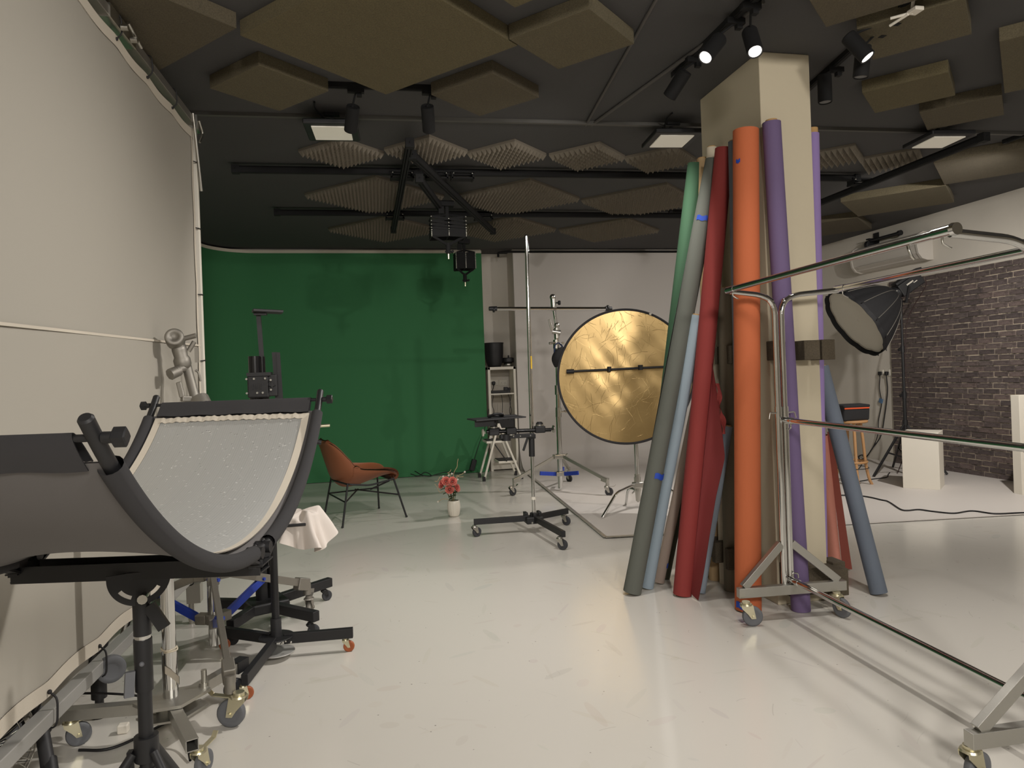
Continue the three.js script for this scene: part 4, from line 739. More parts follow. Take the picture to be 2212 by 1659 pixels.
roll('dark grey-green paper roll, leftmost of the leaning rolls, with blue tape', [1.585, 0, -4.135], [2.183, 2.645, -4.03], 0.052, 0x62655e, { wave: 1, seamAt: 2.3, tape: [[0.27, -1.3, 1.6, 0.035], [0.86, -2.3, 1.2, 0.03]] });
roll('light blue paper roll between the dark grey and the pink rolls', [1.715, 0, -4.215], [2.03, 1.69, -4.02], 0.0375, 0x97a7b3, { wave: 1, seamAt: 2.2 });
roll('pale pinkish beige paper roll right of the light blue roll, blue tape near its foot', [1.83, 0, -4.29], [2.14, 1.33, -4.2], 0.030, 0xb3a195, { tape: [[0.085, -0.7, 1.2, 0.03]] });
roll('dark green paper roll behind the dark grey one, left edge against the gold disc', [1.80, 0, -4.42], [2.172, 2.69, -4.25], 0.052, 0x36583f, {});
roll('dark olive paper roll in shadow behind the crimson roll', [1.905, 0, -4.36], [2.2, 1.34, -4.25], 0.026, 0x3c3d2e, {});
roll('crimson paper roll with a wide loose flap unrolling at its right', [1.86, 0, -4.015], [2.2, 2.69, -3.935], 0.053, 0x8e3532, { seamAt: 1.0 });
roll('thin pale grey-blue roll standing behind the loose crimson flap', [1.985, 0, -4.02], [2.175, 1.01, -3.96], 0.0245, 0x8e99a4, {});
roll('tan paper roll leftmost of the upright ones against the column', [2.2, 0, -4.25], [2.2, 2.72, -4.215], 0.036, 0xb59a73, {});
roll('cream paper roll just behind the crimson one, upright against the column', [2.222, 0, -4.155], [2.225, 2.77, -4.14], 0.032, 0xc8bda8, {});
roll('taupe grey paper roll left of the orange one, standing on the floor', [2.2, 0, -4.02], [2.215, 1.86, -4.0], 0.05, 0x7b7261, {});
roll('short beige roll in the gap behind the taupe roll', [2.19, 0, -4.35], [2.215, 1.36, -4.32], 0.034, 0xb9a17a, {});
roll('slim blue-grey paper roll squeezed directly behind the orange roll', [2.195, 0, -3.87], [2.215, 2.71, -3.84], 0.035, 0x656d76, {});
roll('thick bright orange paper roll, blue tape at its foot', [2.095, 0, -3.665], [2.196, 2.718, -3.68], 0.07, 0xc66a41, { tape: [[0.012, -2.7, 1.2, 0.035], [0.93, -2.9, 0.35, 0.02]] });
roll('purple paper roll leaning on the front of the white column', [2.362, 0, -3.565], [2.317, 2.745, -3.612], 0.049, 0x6c5b80, { core: 0.012 });
roll('lilac paper roll showing along the right side of the column', [2.66, 0, -3.8], [2.71, 2.76, -3.8], 0.036, 0x9781b8, { core: 0.03 });
roll('slate blue paper roll leaning against the right side of the column', [2.945, 0, -3.665], [2.80, 1.345, -3.93], 0.046, 0x69727f, {});
roll('salmon pink roll between the lilac roll and the slate blue roll', [3.045, 0, -4.2], [2.94, 0.9, -4.15], 0.042, 0xd9907e, {});
{ // loose sheets
  const t = thing('paper_flap', 'dark crimson paper flap hanging loose from the right of the crimson roll', 'paper sheet', [1.93, 0, -3.95]);
  const ax = (y) => mix([1.86, 0, -4.015], [2.2, 2.69, -3.935], y / 2.69);
  const edge = [[0, 1.897, -3.88], [0.484, 2.005, -3.87], [0.626, 2.029, -3.86], [0.844, 2.089, -3.86], [1.115, 2.083, -3.88], [1.248, 2.075, -3.9], [1.43, 2.062, -3.935]];
  const ed = (y) => { let k = 0; while (k < edge.length - 2 && edge[k + 1][0] < y) k++; const [y0, a, b] = edge[k], [y1, c, d] = edge[k + 1], f = Math.max(0, Math.min(1, (y - y0) / (y1 - y0))); return [a + (c - a) * f, b + (d - b) * f]; };
  part('paper', sheet((u, v) => { const y = 0.006 + v * 1.42, c = ax(y), e = ed(y), f = Math.sin(u * Math.PI); return [c[0] + 0.035 + (e[0] - c[0] - 0.035) * u, y + 0.02 * (1 - u) * (1 - v) ** 3, c[2] + 0.045 + (e[1] - c[2] - 0.045) * u - 0.022 * f + 0.005 * Math.sin(v * 14) * u]; }, 14, 60, 0.0016, 0.5, 2), paperMat(0x792a2a), t);
  part('torn_edge', sheet((u, v) => { const y = 0.98 + v * 0.3, e = ed(y); return [e[0] - 0.004 + u * (0.02 + 0.012 * Math.sin(v * 9)), y, e[1] + 0.004 + 0.012 * Math.sin(u * 3 + v * 16)]; }, 4, 30, 0.0016), paperMat(0x8e3532), t);
  solo('paper_flap', sheet((u, v) => { const b = mix([3.058, 0.01, -4.165], [2.945, 0.93, -4.115], v); return [b[0] + 0.02 + u * 0.05 * (1 - 0.75 * v), b[1], b[2] + u * 0.03]; }, 4, 20, 0.002), paperMat(0xa35a4e), 'loose paper edge beside the salmon pink roll, its shaded side painted brick red', 'paper sheet', [3.06, 0, -4.1]);  // darker paper colour paints the shadow side of the salmon roll
  solo('tape_scrap', rbox(0.05, 0.02, 0.03, 0.004, [3.12, 0.012, -4.75], [0, 0.5, 0.2]), M.blueTape, 'scrap of blue tape on the floor behind the slate blue roll', 'tape', [3.12, 0, -4.75]);
  solo('paper_disc', lathe([[0, 0], [0.055, 0], [0.055, 0.0015], [0, 0.0015]], [2.555, 0.0005, -3.56], 30), M.white, 'round white paper disc on the floor right of the purple roll', 'disc', [2.555, 0, -3.56]);
}
// foam holders fixed round the column (blocks with gaps where the rolls sit)
function holder(label, blocks) {
  const c = blocks[0][0], t = thing('foam_roll_holder', label, 'foam holder', c, 'dark foam roll holders on the column');
  for (const [p, s] of blocks) part('foam_block', rbox(s[0], s[1], s[2], 0.004, p), M.holderFoam, t);
}
holder('dark foam blocks at mid height on the front of the column beside the purple roll', [[[2.305, 1.46, -3.62], [0.055, 0.11, 0.125]], [[2.487, 1.455, -3.62], [0.1, 0.11, 0.125]], [[2.6, 1.455, -3.665], [0.085, 0.115, 0.19]], [[2.547, 1.455, -3.665], [0.03, 0.105, 0.03]]]);
holder('dark foam blocks at mid height on the column side, behind the crimson roll', [[[2.235, 1.45, -3.93], [0.11, 0.11, 0.06]], [[2.235, 1.45, -4.085], [0.11, 0.11, 0.05]], [[2.235, 1.45, -4.2], [0.11, 0.11, 0.035]]]);
holder('dark foam blocks low on the front of the column right of the purple roll', [[[2.335, 0.16, -3.655], [0.05, 0.17, 0.13]], [[2.475, 0.16, -3.615], [0.13, 0.15, 0.13]], [[2.6, 0.14, -3.605], [0.1, 0.15, 0.14]], [[2.655, 0.15, -3.68], [0.08, 0.16, 0.12]]]);
holder('dark foam blocks low on the left face of the column beneath the tan rolls', [[[2.19, 0.215, -3.945], [0.13, 0.13, 0.04]], [[2.19, 0.22, -4.1], [0.14, 0.13, 0.05]], [[2.2, 0.225, -4.24], [0.14, 0.13, 0.07]]]);

// ================================================================ CHROME CLOTHES RACK
{
  const t = thing('clothes_rack', 'chrome double-rail clothes rack on castors in front of the column, running off the right edge', 'clothes rack', [2.25, 0, -2.75]);
  const zA = -3.5, zB = -1.93, xc = 2.245, rT = 0.0158, H = 1.79, xl = 1.955, xr = 2.62;
  const end = (z, dx, xL2, xR2, hx) => {
    const xo = xc + dx;
    part('base_bar', [bar([xL2, 0.158, z], [xR2, 0.158, z + (dx ? 0.02 : 0.05)], 0.04, 0.052, [0, 1, 0], 0.002)], M.brushed, t);
    part('diagonal_brace', bar([xL2 + 0.035, 0.185, z], [xo - 0.035, 0.4, z], 0.03, 0.042, [0, 1, 0], 0.002), M.brushed, t);
    part('diagonal_brace', bar([xR2 - 0.035, 0.185, z + (dx ? 0.02 : 0.04)], [xo + 0.03, 0.4, z], 0.03, 0.042, [0, 1, 0], 0.002), M.brushed, t);
    for (const s of [-1, 1]) {
      const x = xo + s * 0.0195, xe = s < 0 ? xl + hx : xr + hx;
      part('lower_post', rod([x, 0.155, z], [x, 1.145, z], 0.0178), M.chrome, t);
      part('upper_post', bend([[x, 1.1, z], [x, H - 0.075, z], [x + s * 0.07, H - 0.03, z], [xe, H - 0.008, z]], 0.0152, 0.06), M.chrome, t);
      part('post_sleeve', rod([x, 1.09, z], [x, 1.15, z], 0.0192), M.chrome, t);
      part('locking_pin', bend([[x + s * 0.015, 1.115, z], [x + s * 0.055, 1.118, z + 0.004], [x + s * 0.062, 1.085, z + 0.006]], 0.0042, 0.008, 8), M.satin, t);
    }
    return xo;
  };
  end(zA, 0, 1.945, 2.56, 0); end(zB, -0.04, 1.86, 2.48, -0.095);
  for (const [x0, x1, n] of [[xl, xl - 0.095, 0], [xr, xr - 0.095, 1]]) {
    const a = [x0, H, zA - 0.012], b = [x1, H, zB + 0.012];
    part('top_rail', rod(a, b, rT), M.chrome, t);
    part('rail_socket', [rod(a, mix(a, b, 0.05), rT + 0.003), ball(rT + 0.004, a, 14)], M.chrome, t);
    part('rail_socket', [rod(b, mix(b, a, 0.05), rT + 0.003), rod(b, add(b, [0, 0, 0.016]), rT + 0.006, rT + 0.004, 20)], M.chrome, t);
    for (const e of [mix(a, b, 0.035), mix(b, a, 0.03)]) part('rail_screw', bend([add(e, [0, -0.016, 0]), add(e, [0.0, -0.036, 0]), add(e, [0.022, -0.05, 0.004]), add(e, [0.03, -0.052, 0.004])], 0.0036, 0.006, 8), M.satin, t);
    // small hanger hooks near the viewer
    const h = mix(a, b, 0.87);
    if (!n) part('hook', bend([add(h, [0, -0.012, 0]), add(h, [-0.006, -0.03, 0.01]), add(h, [0.004, -0.055, 0.012]), add(h, [0.014, -0.062, 0.01])], 0.005, 0.008, 8), M.satin, t);
  }
  const mA = [xc + 0.012, 1.075, zA + 0.01], mB = [xc - 0.04, 1.065, zB];
  part('middle_rail', rod(mA, mB, 0.0152), M.chrome, t); part('rail_socket', rod(mA, mix(mA, mB, 0.045), 0.0185), M.chrome, t); part('rail_socket', rod(mB, mix(mB, mA, 0.05), 0.0185), M.chrome, t);
  part('rail_screw', bend([add(mA, [0.02, -0.012, 0.02]), add(mA, [0.02, -0.045, 0.02]), add(mA, [0.0, -0.05, 0.022])], 0.0042, 0.008, 8), M.satin, t);
  part('rail_screw', bend([add(mB, [-0.01, -0.012, -0.03]), add(mB, [-0.01, -0.045, -0.03]), add(mB, [0.008, -0.05, -0.03])], 0.004, 0.008, 8), M.satin, t);
  const lA = [xc + 0.012, 0.205, zA + 0.01], lB = [xc - 0.04, 0.2, zB];
  part('bottom_rail', rod(lA, lB, 0.0152), M.chrome, t); part('rail_socket', rod(lA, mix(lA, lB, 0.05), 0.0185), M.chrome, t); part('rail_socket', rod(lB, mix(lB, lA, 0.05), 0.0185), M.chrome, t);
  part('rail_screw', bend([add(lA, [0.0, 0.012, 0.02]), add(lA, [0.0, 0.04, 0.02]), add(lA, [0.03, 0.035, 0.022]), add(lA, [0.032, 0.01, 0.022])], 0.0042, 0.008, 8), M.satin, t);
  castor(t, [1.985, 0, -3.43], -0.25, 0.0525, ZINC, false); castor(t, [2.5, 0, -3.4], -1.3, 0.0525, ZINC, false);
  castor(t, [1.91, 0, -1.95], 0.15, 0.0525, ZINC, true); castor(t, [2.42, 0, -1.92], -1.2, 0.0525, ZINC, true);
}

// ================================================================ MIDDLE OF THE STUDIO
// leather lounge chair
{
  const th = 0.277, O = [-0.05, 0, -7.29], W = (x, y, z) => [O[0] + x * Math.cos(th) + z * Math.sin(th), y, O[2] - x * Math.sin(th) + z * Math.cos(th)];
  const t = thing('lounge_chair', 'brown leather shell chair on thin black metal legs facing right', 'chair', O);
  const prof = [[0.255, 0.392, 0.26], [0.295, 0.405, 0.268], [0.295, 0.432, 0.275], [0.235, 0.437, 0.295], [0.10, 0.40, 0.325], [-0.06, 0.355, 0.335], [-0.18, 0.355, 0.335], [-0.255, 0.43, 0.33], [-0.30, 0.56, 0.315], [-0.335, 0.69, 0.28], [-0.355, 0.765, 0.235], [-0.362, 0.795, 0.18]];
  const rise = [0.0, 0.0, 0.015, 0.05, 0.11, 0.185, 0.215, 0.2, 0.15, 0.09, 0.04, 0.01];
  const cv = new THREE.CatmullRomCurve3(prof.map((p) => new THREE.Vector3(...p))), rs = (u) => { const q = u * (rise.length - 1), k = Math.min(rise.length - 2, q | 0); return rise[k] + (rise[k + 1] - rise[k]) * (q - k); };
  const shell = (off) => sheet((u, v) => {
    const p = cv.getPoint(v), g = cv.getTangent(v), a = u * 2 - 1, tl = Math.hypot(g.x, g.y) || 1, n = [-g.y / tl * -1, g.x / tl * -1], s = Math.sign(a) * Math.abs(a), k = Math.abs(a) ** 2.1 * rs(v);
    return W(p.x + n[0] * (k + off), p.y + n[1] * (k + off), s * p.z * (1 - 0.12 * Math.abs(a) ** 6));
  }, 26, 48, 0.05, 1, 1);
  part('shell', shell(0), M.leather, t);
  const f = (x, z) => W(x, 0.005, z), feet = { bl: [-0.29, 0.41], fl: [0.375, 0.30], br: [-0.3, -0.27], fr: [0.29, -0.33] };
  const tp = { bl: [-0.215, 0.36], fl: [0.265, 0.27], br: [-0.215, -0.27], fr: [0.265, -0.27] };
  for (const k of ['bl', 'fl', 'br', 'fr']) { const lg = part('leg', [rod(W(tp[k][0], 0.395, tp[k][1]), f(...feet[k]), 0.0095), ball(0.0095, W(tp[k][0], 0.395, tp[k][1]), 10)], M.black, t); part('foot_cap', rod(f(...feet[k]), add(f(...feet[k]), [0, 0.012, 0]), 0.0115), M.black, lg); }
  part('seat_ring', [...bend([W(0.265, 0.395, 0.27), W(0.22, 0.395, 0.335), W(0.0, 0.365, 0.365), W(-0.215, 0.395, 0.36), W(-0.27, 0.4, 0.0), W(-0.215, 0.395, -0.27), W(0.0, 0.365, -0.345), W(0.265, 0.395, -0.27)], 0.009, 0.05, 10), rod(W(0.2, 0.385, 0.335), W(0.05, 0.3, 0.2), 0.008), rod(W(0.2, 0.385, -0.335), W(0.05, 0.3, -0.2), 0.008)], M.black, t);
  const q = (a, b, s) => mix(W(tp[a][0], 0.395, tp[a][1]), f(...feet[a]), s);
  part('stretcher', rod(q('bl', 0, 0.42), q('br', 0, 0.42), 0.0075), M.black, t); part('stretcher', rod(q('fl', 0, 0.42), W(-0.05, 0.285, 0.0), 0.0075), M.black, t); part('stretcher', rod(q('bl', 0, 0.42), W(-0.02, 0.285, 0.0), 0.0075), M.black, t); part('stretcher', rod(q('br', 0, 0.42), q('fr', 0, 0.42), 0.0075), M.black, t);
}
// vase with roses
{
  const B = [0.85, 0, -6.98], pr = [[0.034, 0], [0.045, 0.006], [0.056, 0.04], [0.0615, 0.085], [0.06, 0.12], [0.054, 0.148], [0.05, 0.15]];
  const pc = new THREE.CatmullRomCurve3(pr.map((p) => new THREE.Vector3(p[0], p[1], 0)));
  const vase = sheet((u, v) => { const p = pc.getPoint(v), a = u * 6.2832, r = p.x * (1 - 0.035 * Math.abs(Math.sin(a * 9)) ** 0.5 * Math.sin(Math.min(1, v * 1.1) * Math.PI)); return [B[0] + Math.cos(a) * r, p.y + 0.003, B[2] - Math.sin(a) * r]; }, 144, 24, 0.006);
  const t = thing('ceramic_vase', 'small fluted cream vase on the floor in front of the green backdrop', 'vase', B);
  part('body', [vase, lathe([[0, 0.004], [0.036, 0.004]], B)], M.ceramic, t); part('filling', lathe([[0, 0.132], [0.052, 0.132]], B), M.leaf, t);
  const rose = (label, c, face) => {
    const r = thing('rose', label, 'rose', [B[0], 0.13, B[2]], 'salmon red roses in the cream vase'), d = nrm(face), e1 = nrm(cross(d, [0.1, 1, 0.2])), e2 = cross(e1, d), pet = [], inner = [];
    for (let k = 0; k < 13; k++) {
      const ring = k < 3 ? 0 : k < 8 ? 1 : 2, a0 = k * 2.4 + 0.3, R = [0.009, 0.019, 0.029][ring], op = [0.05, 0.35, 0.85][ring], h = [0.03, 0.034, 0.03][ring], wd = [2.2, 1.5, 1.35][ring];
      const g = sheet((u, v) => { const a = a0 + (u - 0.5) * wd, rad = 0.006 + R * Math.sin(v * Math.PI / 2) + op * 0.012 * v * v, hh = h * v * (1 - op * 0.28 * v) * (1 - 0.25 * (2 * u - 1) ** 2 * v); return add(add(c, mul(d, hh - 0.014)), add(mul(e1, Math.cos(a) * rad), mul(e2, Math.sin(a) * rad))); }, 6, 5, 0.0012);
      (ring ? pet : inner).push(g);
    }
    const fl = part('petals', pet, M.rose, r); part('bud', inner, M.roseDark, fl);
    part('stem', tube([add(c, mul(d, -0.015)), [c[0] * 0.5 + B[0] * 0.5, (c[1] + 0.13) / 2, c[2] * 0.5 + B[2] * 0.5], [B[0] + (c[0] - B[0]) * 0.2, 0.12, B[2]]], 0.0028, 12, 6), M.leaf, r);
    for (let k = 0; k < 3; k++) { const o = add(mix(c, [B[0], 0.14, B[2]], 0.25 + k * 0.22), [rr(-0.02, 0.02), 0, rr(0.0, 0.03)]), a = rr(0, 6.28); part('leaf', sheet((u, v) => add(o, [Math.cos(a) * v * 0.045 + Math.sin(a) * (u - 0.5) * 0.034 * Math.sin(v * Math.PI), -0.012 * v * v + 0.01 * Math.abs(u - 0.5), Math.sin(a) * v * 0.045 - Math.cos(a) * (u - 0.5) * 0.034 * Math.sin(v * Math.PI)]), 4, 5, 0.001), M.leaf, r); }
  };
  const q = (x, y, dz = 0.03) => [B[0] + (x - 981) / 218, 0.15 + (1083 - y) / 218, B[2] + dz];
  rose('upper middle left salmon rose in the cream vase', q(965, 1038, 0.04), [-0.2, 0.35, 0.9]); rose('upper right salmon rose in the cream vase', q(979, 1039, 0.045), [0.2, 0.3, 0.93]);
  rose('far left salmon rose seen from its side in the cream vase', q(956, 1045, 0.02), [-0.85, 0.25, 0.4]); rose('lowest salmon rose in front of the leaves', q(972, 1056, 0.05), [-0.1, 0.35, 0.93]); rose('right-hand salmon rose leaning out over the vase rim', q(988, 1054, 0.035), [0.75, 0.3, 0.6]);
  const tw = (label, pts, tip) => { const r = thing('twig', label, 'twig', [B[0], 0.13, B[2]], 'dried twigs in the cream vase'); part('stem', tube([[B[0], 0.13, B[2]], ...pts.map((p) => q(p[0], p[1], p[2] ?? 0))], 0.0026, 36, 6), M.twig, r); for (const p of tip ?? []) part('flower', [0, 1, 2, 3].map((k) => ball(0.005, add(q(p[0], p[1], 0.01), [Math.cos(k * 1.6) * 0.006, Math.sin(k * 1.6) * 0.006, 0]), 6)), M.white, r); };
  tw('tall curly twig rising highest from the roses', [[982, 1050], [983, 1025], [991, 1010], [992, 1002], [994, 993]]);
  tw('twig curling out to the left of the roses', [[968, 1050], [956, 1029], [948, 1038], [942, 1038]], [[960, 1029]]);
  tw('drooping thin twig at the far left of the vase', [[965, 1062], [952, 1062], [946, 1050], [942, 1044]]);
  tw('twig reaching right with a small white blossom tip', [[985, 1045], [993, 1030], [1000, 1027], [1007, 1023]], [[1007, 1022]]);
  tw('wavy twig bending right over the roses', [[984, 1048], [990, 1029], [995, 1032], [1004, 1032]]);
  tw('looped twig with white blossoms above the roses', [[974, 1045], [976, 1027], [970, 1022], [975, 1020], [978, 1015]], [[972, 1027], [979, 1024], [991, 1037]]);
  tw('low sprig with pale buds pointing left over the vase rim', [[970, 1079], [958, 1077], [948, 1082]], [[947, 1082]]);
}
// tall chrome pole on a black rolling base with a double camera arm
{
  const C0 = [1.425, 0, -6.0];
  const t = thing('pole_stand', 'tall chrome pole on a black three-legged rolling base in mid floor', 'stand', C0);
  part('pole', [rod([1.425, 0.12, -6.0], [1.447, 2.57, -6.0], 0.0168), rod([1.447, 2.57, -6.0], [1.447, 2.585, -6.0], 0.0168, 0.014)], M.chrome, t);
  part('pole_ring', rod([1.426, 0.285, -6.0], [1.4265, 0.31, -6.0], 0.021), M.white, t, 'pale plastic ring');
  part('label_sticker', sheet((u, v) => { const a = 0.5 + u * 1.0; return [1.44 + Math.cos(a) * 0.0174, 1.42 + v * 0.11, -6.0 + Math.sin(a) * 0.0174]; }, 6, 1, 0.0008), M.yellow, t, 'yellow sticker');
  part('hub', [rbox(0.15, 0.06, 0.13, 0.01, [1.42, 0.115, -6.0]), rod([1.42, 0.1, -6.0], [1.425, 0.17, -6.0], 0.035), ...[-0.06, 0, 0.06].map((x) => rbox(0.03, 0.05, 0.08, 0.006, [1.42 + x, 0.15, -5.98 - Math.abs(x)]))], M.black, t);
  parts('hub_bolt', [[-0.03, 0.1], [0, 0.115], [0.03, 0.105], [0.06, 0.1], [0.045, 0.085]].map(([x, y]) => rod([1.42 + x, y, -5.94], [1.42 + x, y, -5.92], 0.008, 0.008, 8)), M.satin, t);
  for (const [e, d] of [[[0.9, -6.02], 0.4], [[1.78, -6.18], -0.8], [[1.49, -5.3], -0.6]]) {
    const end = [e[0], 0.128, e[1]]; part('leg', bar(mix([1.42, 0.128, -6.0], end, 0.08), end, 0.032, 0.048, [0, 1, 0], 0.003), M.black, t); castor(t, mix([1.42, 0, -6.0], [e[0], 0, e[1]], 0.955), d, 0.041, [M.satin, M.rubber], false);
  }
  // arm
  const y = 0.895, zA = -5.985;
  part('clamp', [rod([1.426, 0.66, -6.0], [1.429, 0.86, -6.0], 0.026), rbox(0.3, 0.036, 0.05, 0.006, [1.295, 0.845, zA]), bar([1.39, 0.83, zA + 0.01], [1.345, 0.715, zA + 0.01], 0.02, 0.016, [0, 0, 1], 0.006), rbox(0.06, 0.04, 0.06, 0.006, [1.43, 0.835, -6.0]), rod([1.2, 0.81, zA], [1.2, 0.865, zA], 0.04)], M.black, t);
  parts('clamp_bolt', [1.2, 1.26, 1.32, 1.41].map((x) => rod([x, 0.845, zA + 0.02], [x, 0.845, zA + 0.03], 0.006, 0.006, 8)), M.satin, t);
  part('cross_arm', rod([1.03, y, zA], [1.6, y - 0.012, zA], 0.0165), M.blackGloss, t);
  for (const [x, up] of [[1.095, 1], [1.245, -1], [1.5, 1]]) {
    const m = part('mount', [rbox(0.09, 0.06, 0.07, 0.01, [x, y - 0.003, zA]), rod([x, y, zA], [x, y + up * 0.055, zA], 0.035, 0.03), rod([x, y + up * 0.05, zA], [x, y + up * 0.062, zA], 0.022)], M.black, t);
    part('scale_ring', rod([x, y + up * 0.03, zA], [x, y + up * 0.04, zA], 0.0362), M.satin, m);
  }
  for (const [x, k] of [[1.02, -1], [1.605, 1]]) part('hand_wheel', [lath([x, y - 0.006, zA], [x + k * 0.03, y - 0.006, zA], [[0, 0], [0.012, 0], [0.012, 0.012], [0.032, 0.014], [0.032, 0.026], [0, 0.028]], 20)], x < 1.2 ? M.plastic : M.satin, t);
  part('tray_post', [rod([1.105, 0.94, zA], [1.105, 1.0, zA], 0.02)], M.black, t);
  part('tray', [rbox(0.44, 0.012, 0.3, 0.004, [1.12, 1.008, zA], [0, 0.12, 0.02]), rbox(0.17, 0.05, 0.01, 0.004, [1.0, 0.972, zA + 0.1], [0, 0.1, 0])], M.dark, t);
  solo('coiled_strap', [tube([[1.06, 1.02, zA], [1.1, 1.045, zA + 0.05], [1.17, 1.04, zA + 0.03], [1.16, 1.022, zA - 0.05], [1.08, 1.03, zA - 0.05]], 0.011, 50, 8, true), rbox(0.12, 0.016, 0.07, 0.005, [1.24, 1.022, zA - 0.02])], M.black, 'coiled black strap lying on the dark tray of the pole stand', 'strap', [1.12, 1.015, zA]);
}
// chrome roller stand with crossbar, and the gold disc on its stand
{
  const c = [2.235, 0, -8.0];
  const t = thing('roller_stand', 'tall chrome roller stand with blue braces and a crossbar before the white backdrop', 'light stand', c, 'heavy roller stands with blue braces');
  part('column', [rod([2.232, 0.03, -8.0], [2.236, 0.9, -8.0], 0.03), rod([2.236, 0.85, -8.0], [2.242, 1.2, -8.0], 0.0265), rod([2.242, 1.1, -8.0], [2.248, 1.72, -8.0], 0.0225), rod([2.248, 1.7, -8.0], [2.248, 1.84, -8.0], 0.026)], M.chrome, t);
  part('leg_collar', [rod([2.234, 0.385, -8.0], [2.234, 0.43, -8.0], 0.045), rbox(0.15, 0.05, 0.1, 0.008, [2.235, 0.4, -8.0]), rod([2.29, 0.4, -7.96], [2.32, 0.43, -7.95], 0.014)], M.satin, t);
  part('brace_collar', [rod([2.233, 0.18, -8.0], [2.233, 0.23, -8.0], 0.042), rbox(0.12, 0.05, 0.09, 0.008, [2.233, 0.2, -7.99])], M.satin, t);
  for (const [y0, y1] of [[0.86, 0.97], [1.12, 1.23], [1.66, 1.76]]) part('locking_collar', [rod([2.238, y0, -8.0], [2.24, y1, -8.0], 0.035), rod([2.24, (y0 + y1) / 2, -7.97], [2.31, (y0 + y1) / 2 + 0.01, -7.96], 0.01), rod([2.31, (y0 + y1) / 2 + 0.01, -7.98], [2.31, (y0 + y1) / 2 + 0.01, -7.94], 0.014)], M.satin, t);
  part('swivel', [rod([2.2, 1.86, -8.0], [2.29, 1.84, -7.98], 0.03), rod([2.25, 1.78, -8.0], [2.25, 1.9, -8.0], 0.03), bar([2.19, 1.87, -7.98], [2.16, 2.0, -7.98], 0.014, 0.03, [1, 0, 0], 0.004), rod([2.15, 1.72, -7.98], [2.24, 1.73, -7.98], 0.014), ball(0.034, [2.255, 1.93, -7.99], 14)], M.satin, t);
  part('tilted_tube', rod([2.255, 1.9, -8.0], [2.222, 2.17, -8.0], 0.019), M.chrome, t);
  part('grip_head', [rod([2.225, 2.1, -8.0], [2.22, 2.25, -8.0], 0.03), ball(0.036, [2.218, 2.26, -8.0], 14), rod([2.22, 2.12, -7.99], [2.22, 2.12, -7.93], 0.024)], M.satin, t);
  part('grip_knob', [rod([2.25, 2.19, -7.98], [2.28, 2.19, -7.98], 0.008), rod([2.278, 2.19, -7.98], [2.3, 2.19, -7.98], 0.026, 0.026, 10)], M.black, t);
  for (const [e, bl, d] of [[[1.66, -7.9], 0.5, 0.5], [[2.5, -8.56], 0.3, -1.0], [[2.62, -7.47], 0.5, -0.6]]) {
    const dir = nrm(sub([e[0], 0, e[1]], [c[0], 0, c[2]])), l = Math.hypot(e[0] - c[0], e[1] - c[2]), q = (r, y) => add([c[0] + dir[0] * r, y, c[2] + dir[2] * r], [0, 0, 0]);
    const lg = part('leg', bar(q(0.06, 0.4), q(l, 0.17), 0.024, 0.036, [0, 1, 0], 0.002), M.satin, t);
    part('leg_joint', [bar(q(l - 0.07, 0.185), q(l + 0.01, 0.165), 0.045, 0.055, [0, 1, 0], 0.005), rod(q(l, 0.11), q(l, 0.18), 0.02)], M.satin, lg);
    part('brace', bar(q(0.06, 0.2), q(0.2 + bl * 0.12, 0.225), 0.022, 0.045, [0, 1, 0], 0.002), M.blue, t, 'blue brace');
    castor(t, q(l + 0.02, 0), d, 0.046, CHROMEC, true);
  }
  const cr = thing('crossbar', 'chrome crossbar with black plastic ends clamped across the back roller stand', 'pole', [2.19, 2.12, -7.95]);
  part('tube', rod([1.52, 2.13, -7.95], [2.86, 2.108, -7.95], 0.0225), M.chrome, cr);
  for (const [a, b] of [[1.45, 1.54], [2.92, 2.84]]) part('end_plug', [rod([a, 2.12 + (2.2 - a) * 0.016, -7.95], [b, 2.12 + (2.2 - b) * 0.016, -7.95], 0.024, 0.028), rod([(a + b) / 2, 2.12, -7.95], [(a * 0.3 + b * 0.7), 2.12, -7.95], 0.032)], M.black, cr);
  const bag = thing('sandbag', 'small black and blue sandbag slung on the back roller stand column', 'sandbag', [2.25, 1.5, -7.97]);
  part('pouch', [sheet((u, v) => { const a = u * 6.2832; const r = 0.035 + 0.06 * Math.sin(v * Math.PI * 0.75 + 0.25) ** 1.3 * (1 + 0.18 * Math.sin(a * 3 + v)); return [2.262 + Math.cos(a) * r * 1.0, 1.66 - v * 0.2 + 0.02 * Math.cos(a), -7.965 + Math.sin(a) * r * 0.6]; }, 30, 12, 0.006), ball(0.03, [2.262, 1.47, -7.965], 10)], M.felt, bag);
  part('strap', tube([[2.2, 1.6, -7.95], [2.21, 1.69, -7.955], [2.26, 1.72, -7.96], [2.31, 1.66, -7.955], [2.32, 1.58, -7.95]], 0.009, 24, 6), M.navy, bag, 'dark blue strap');
}
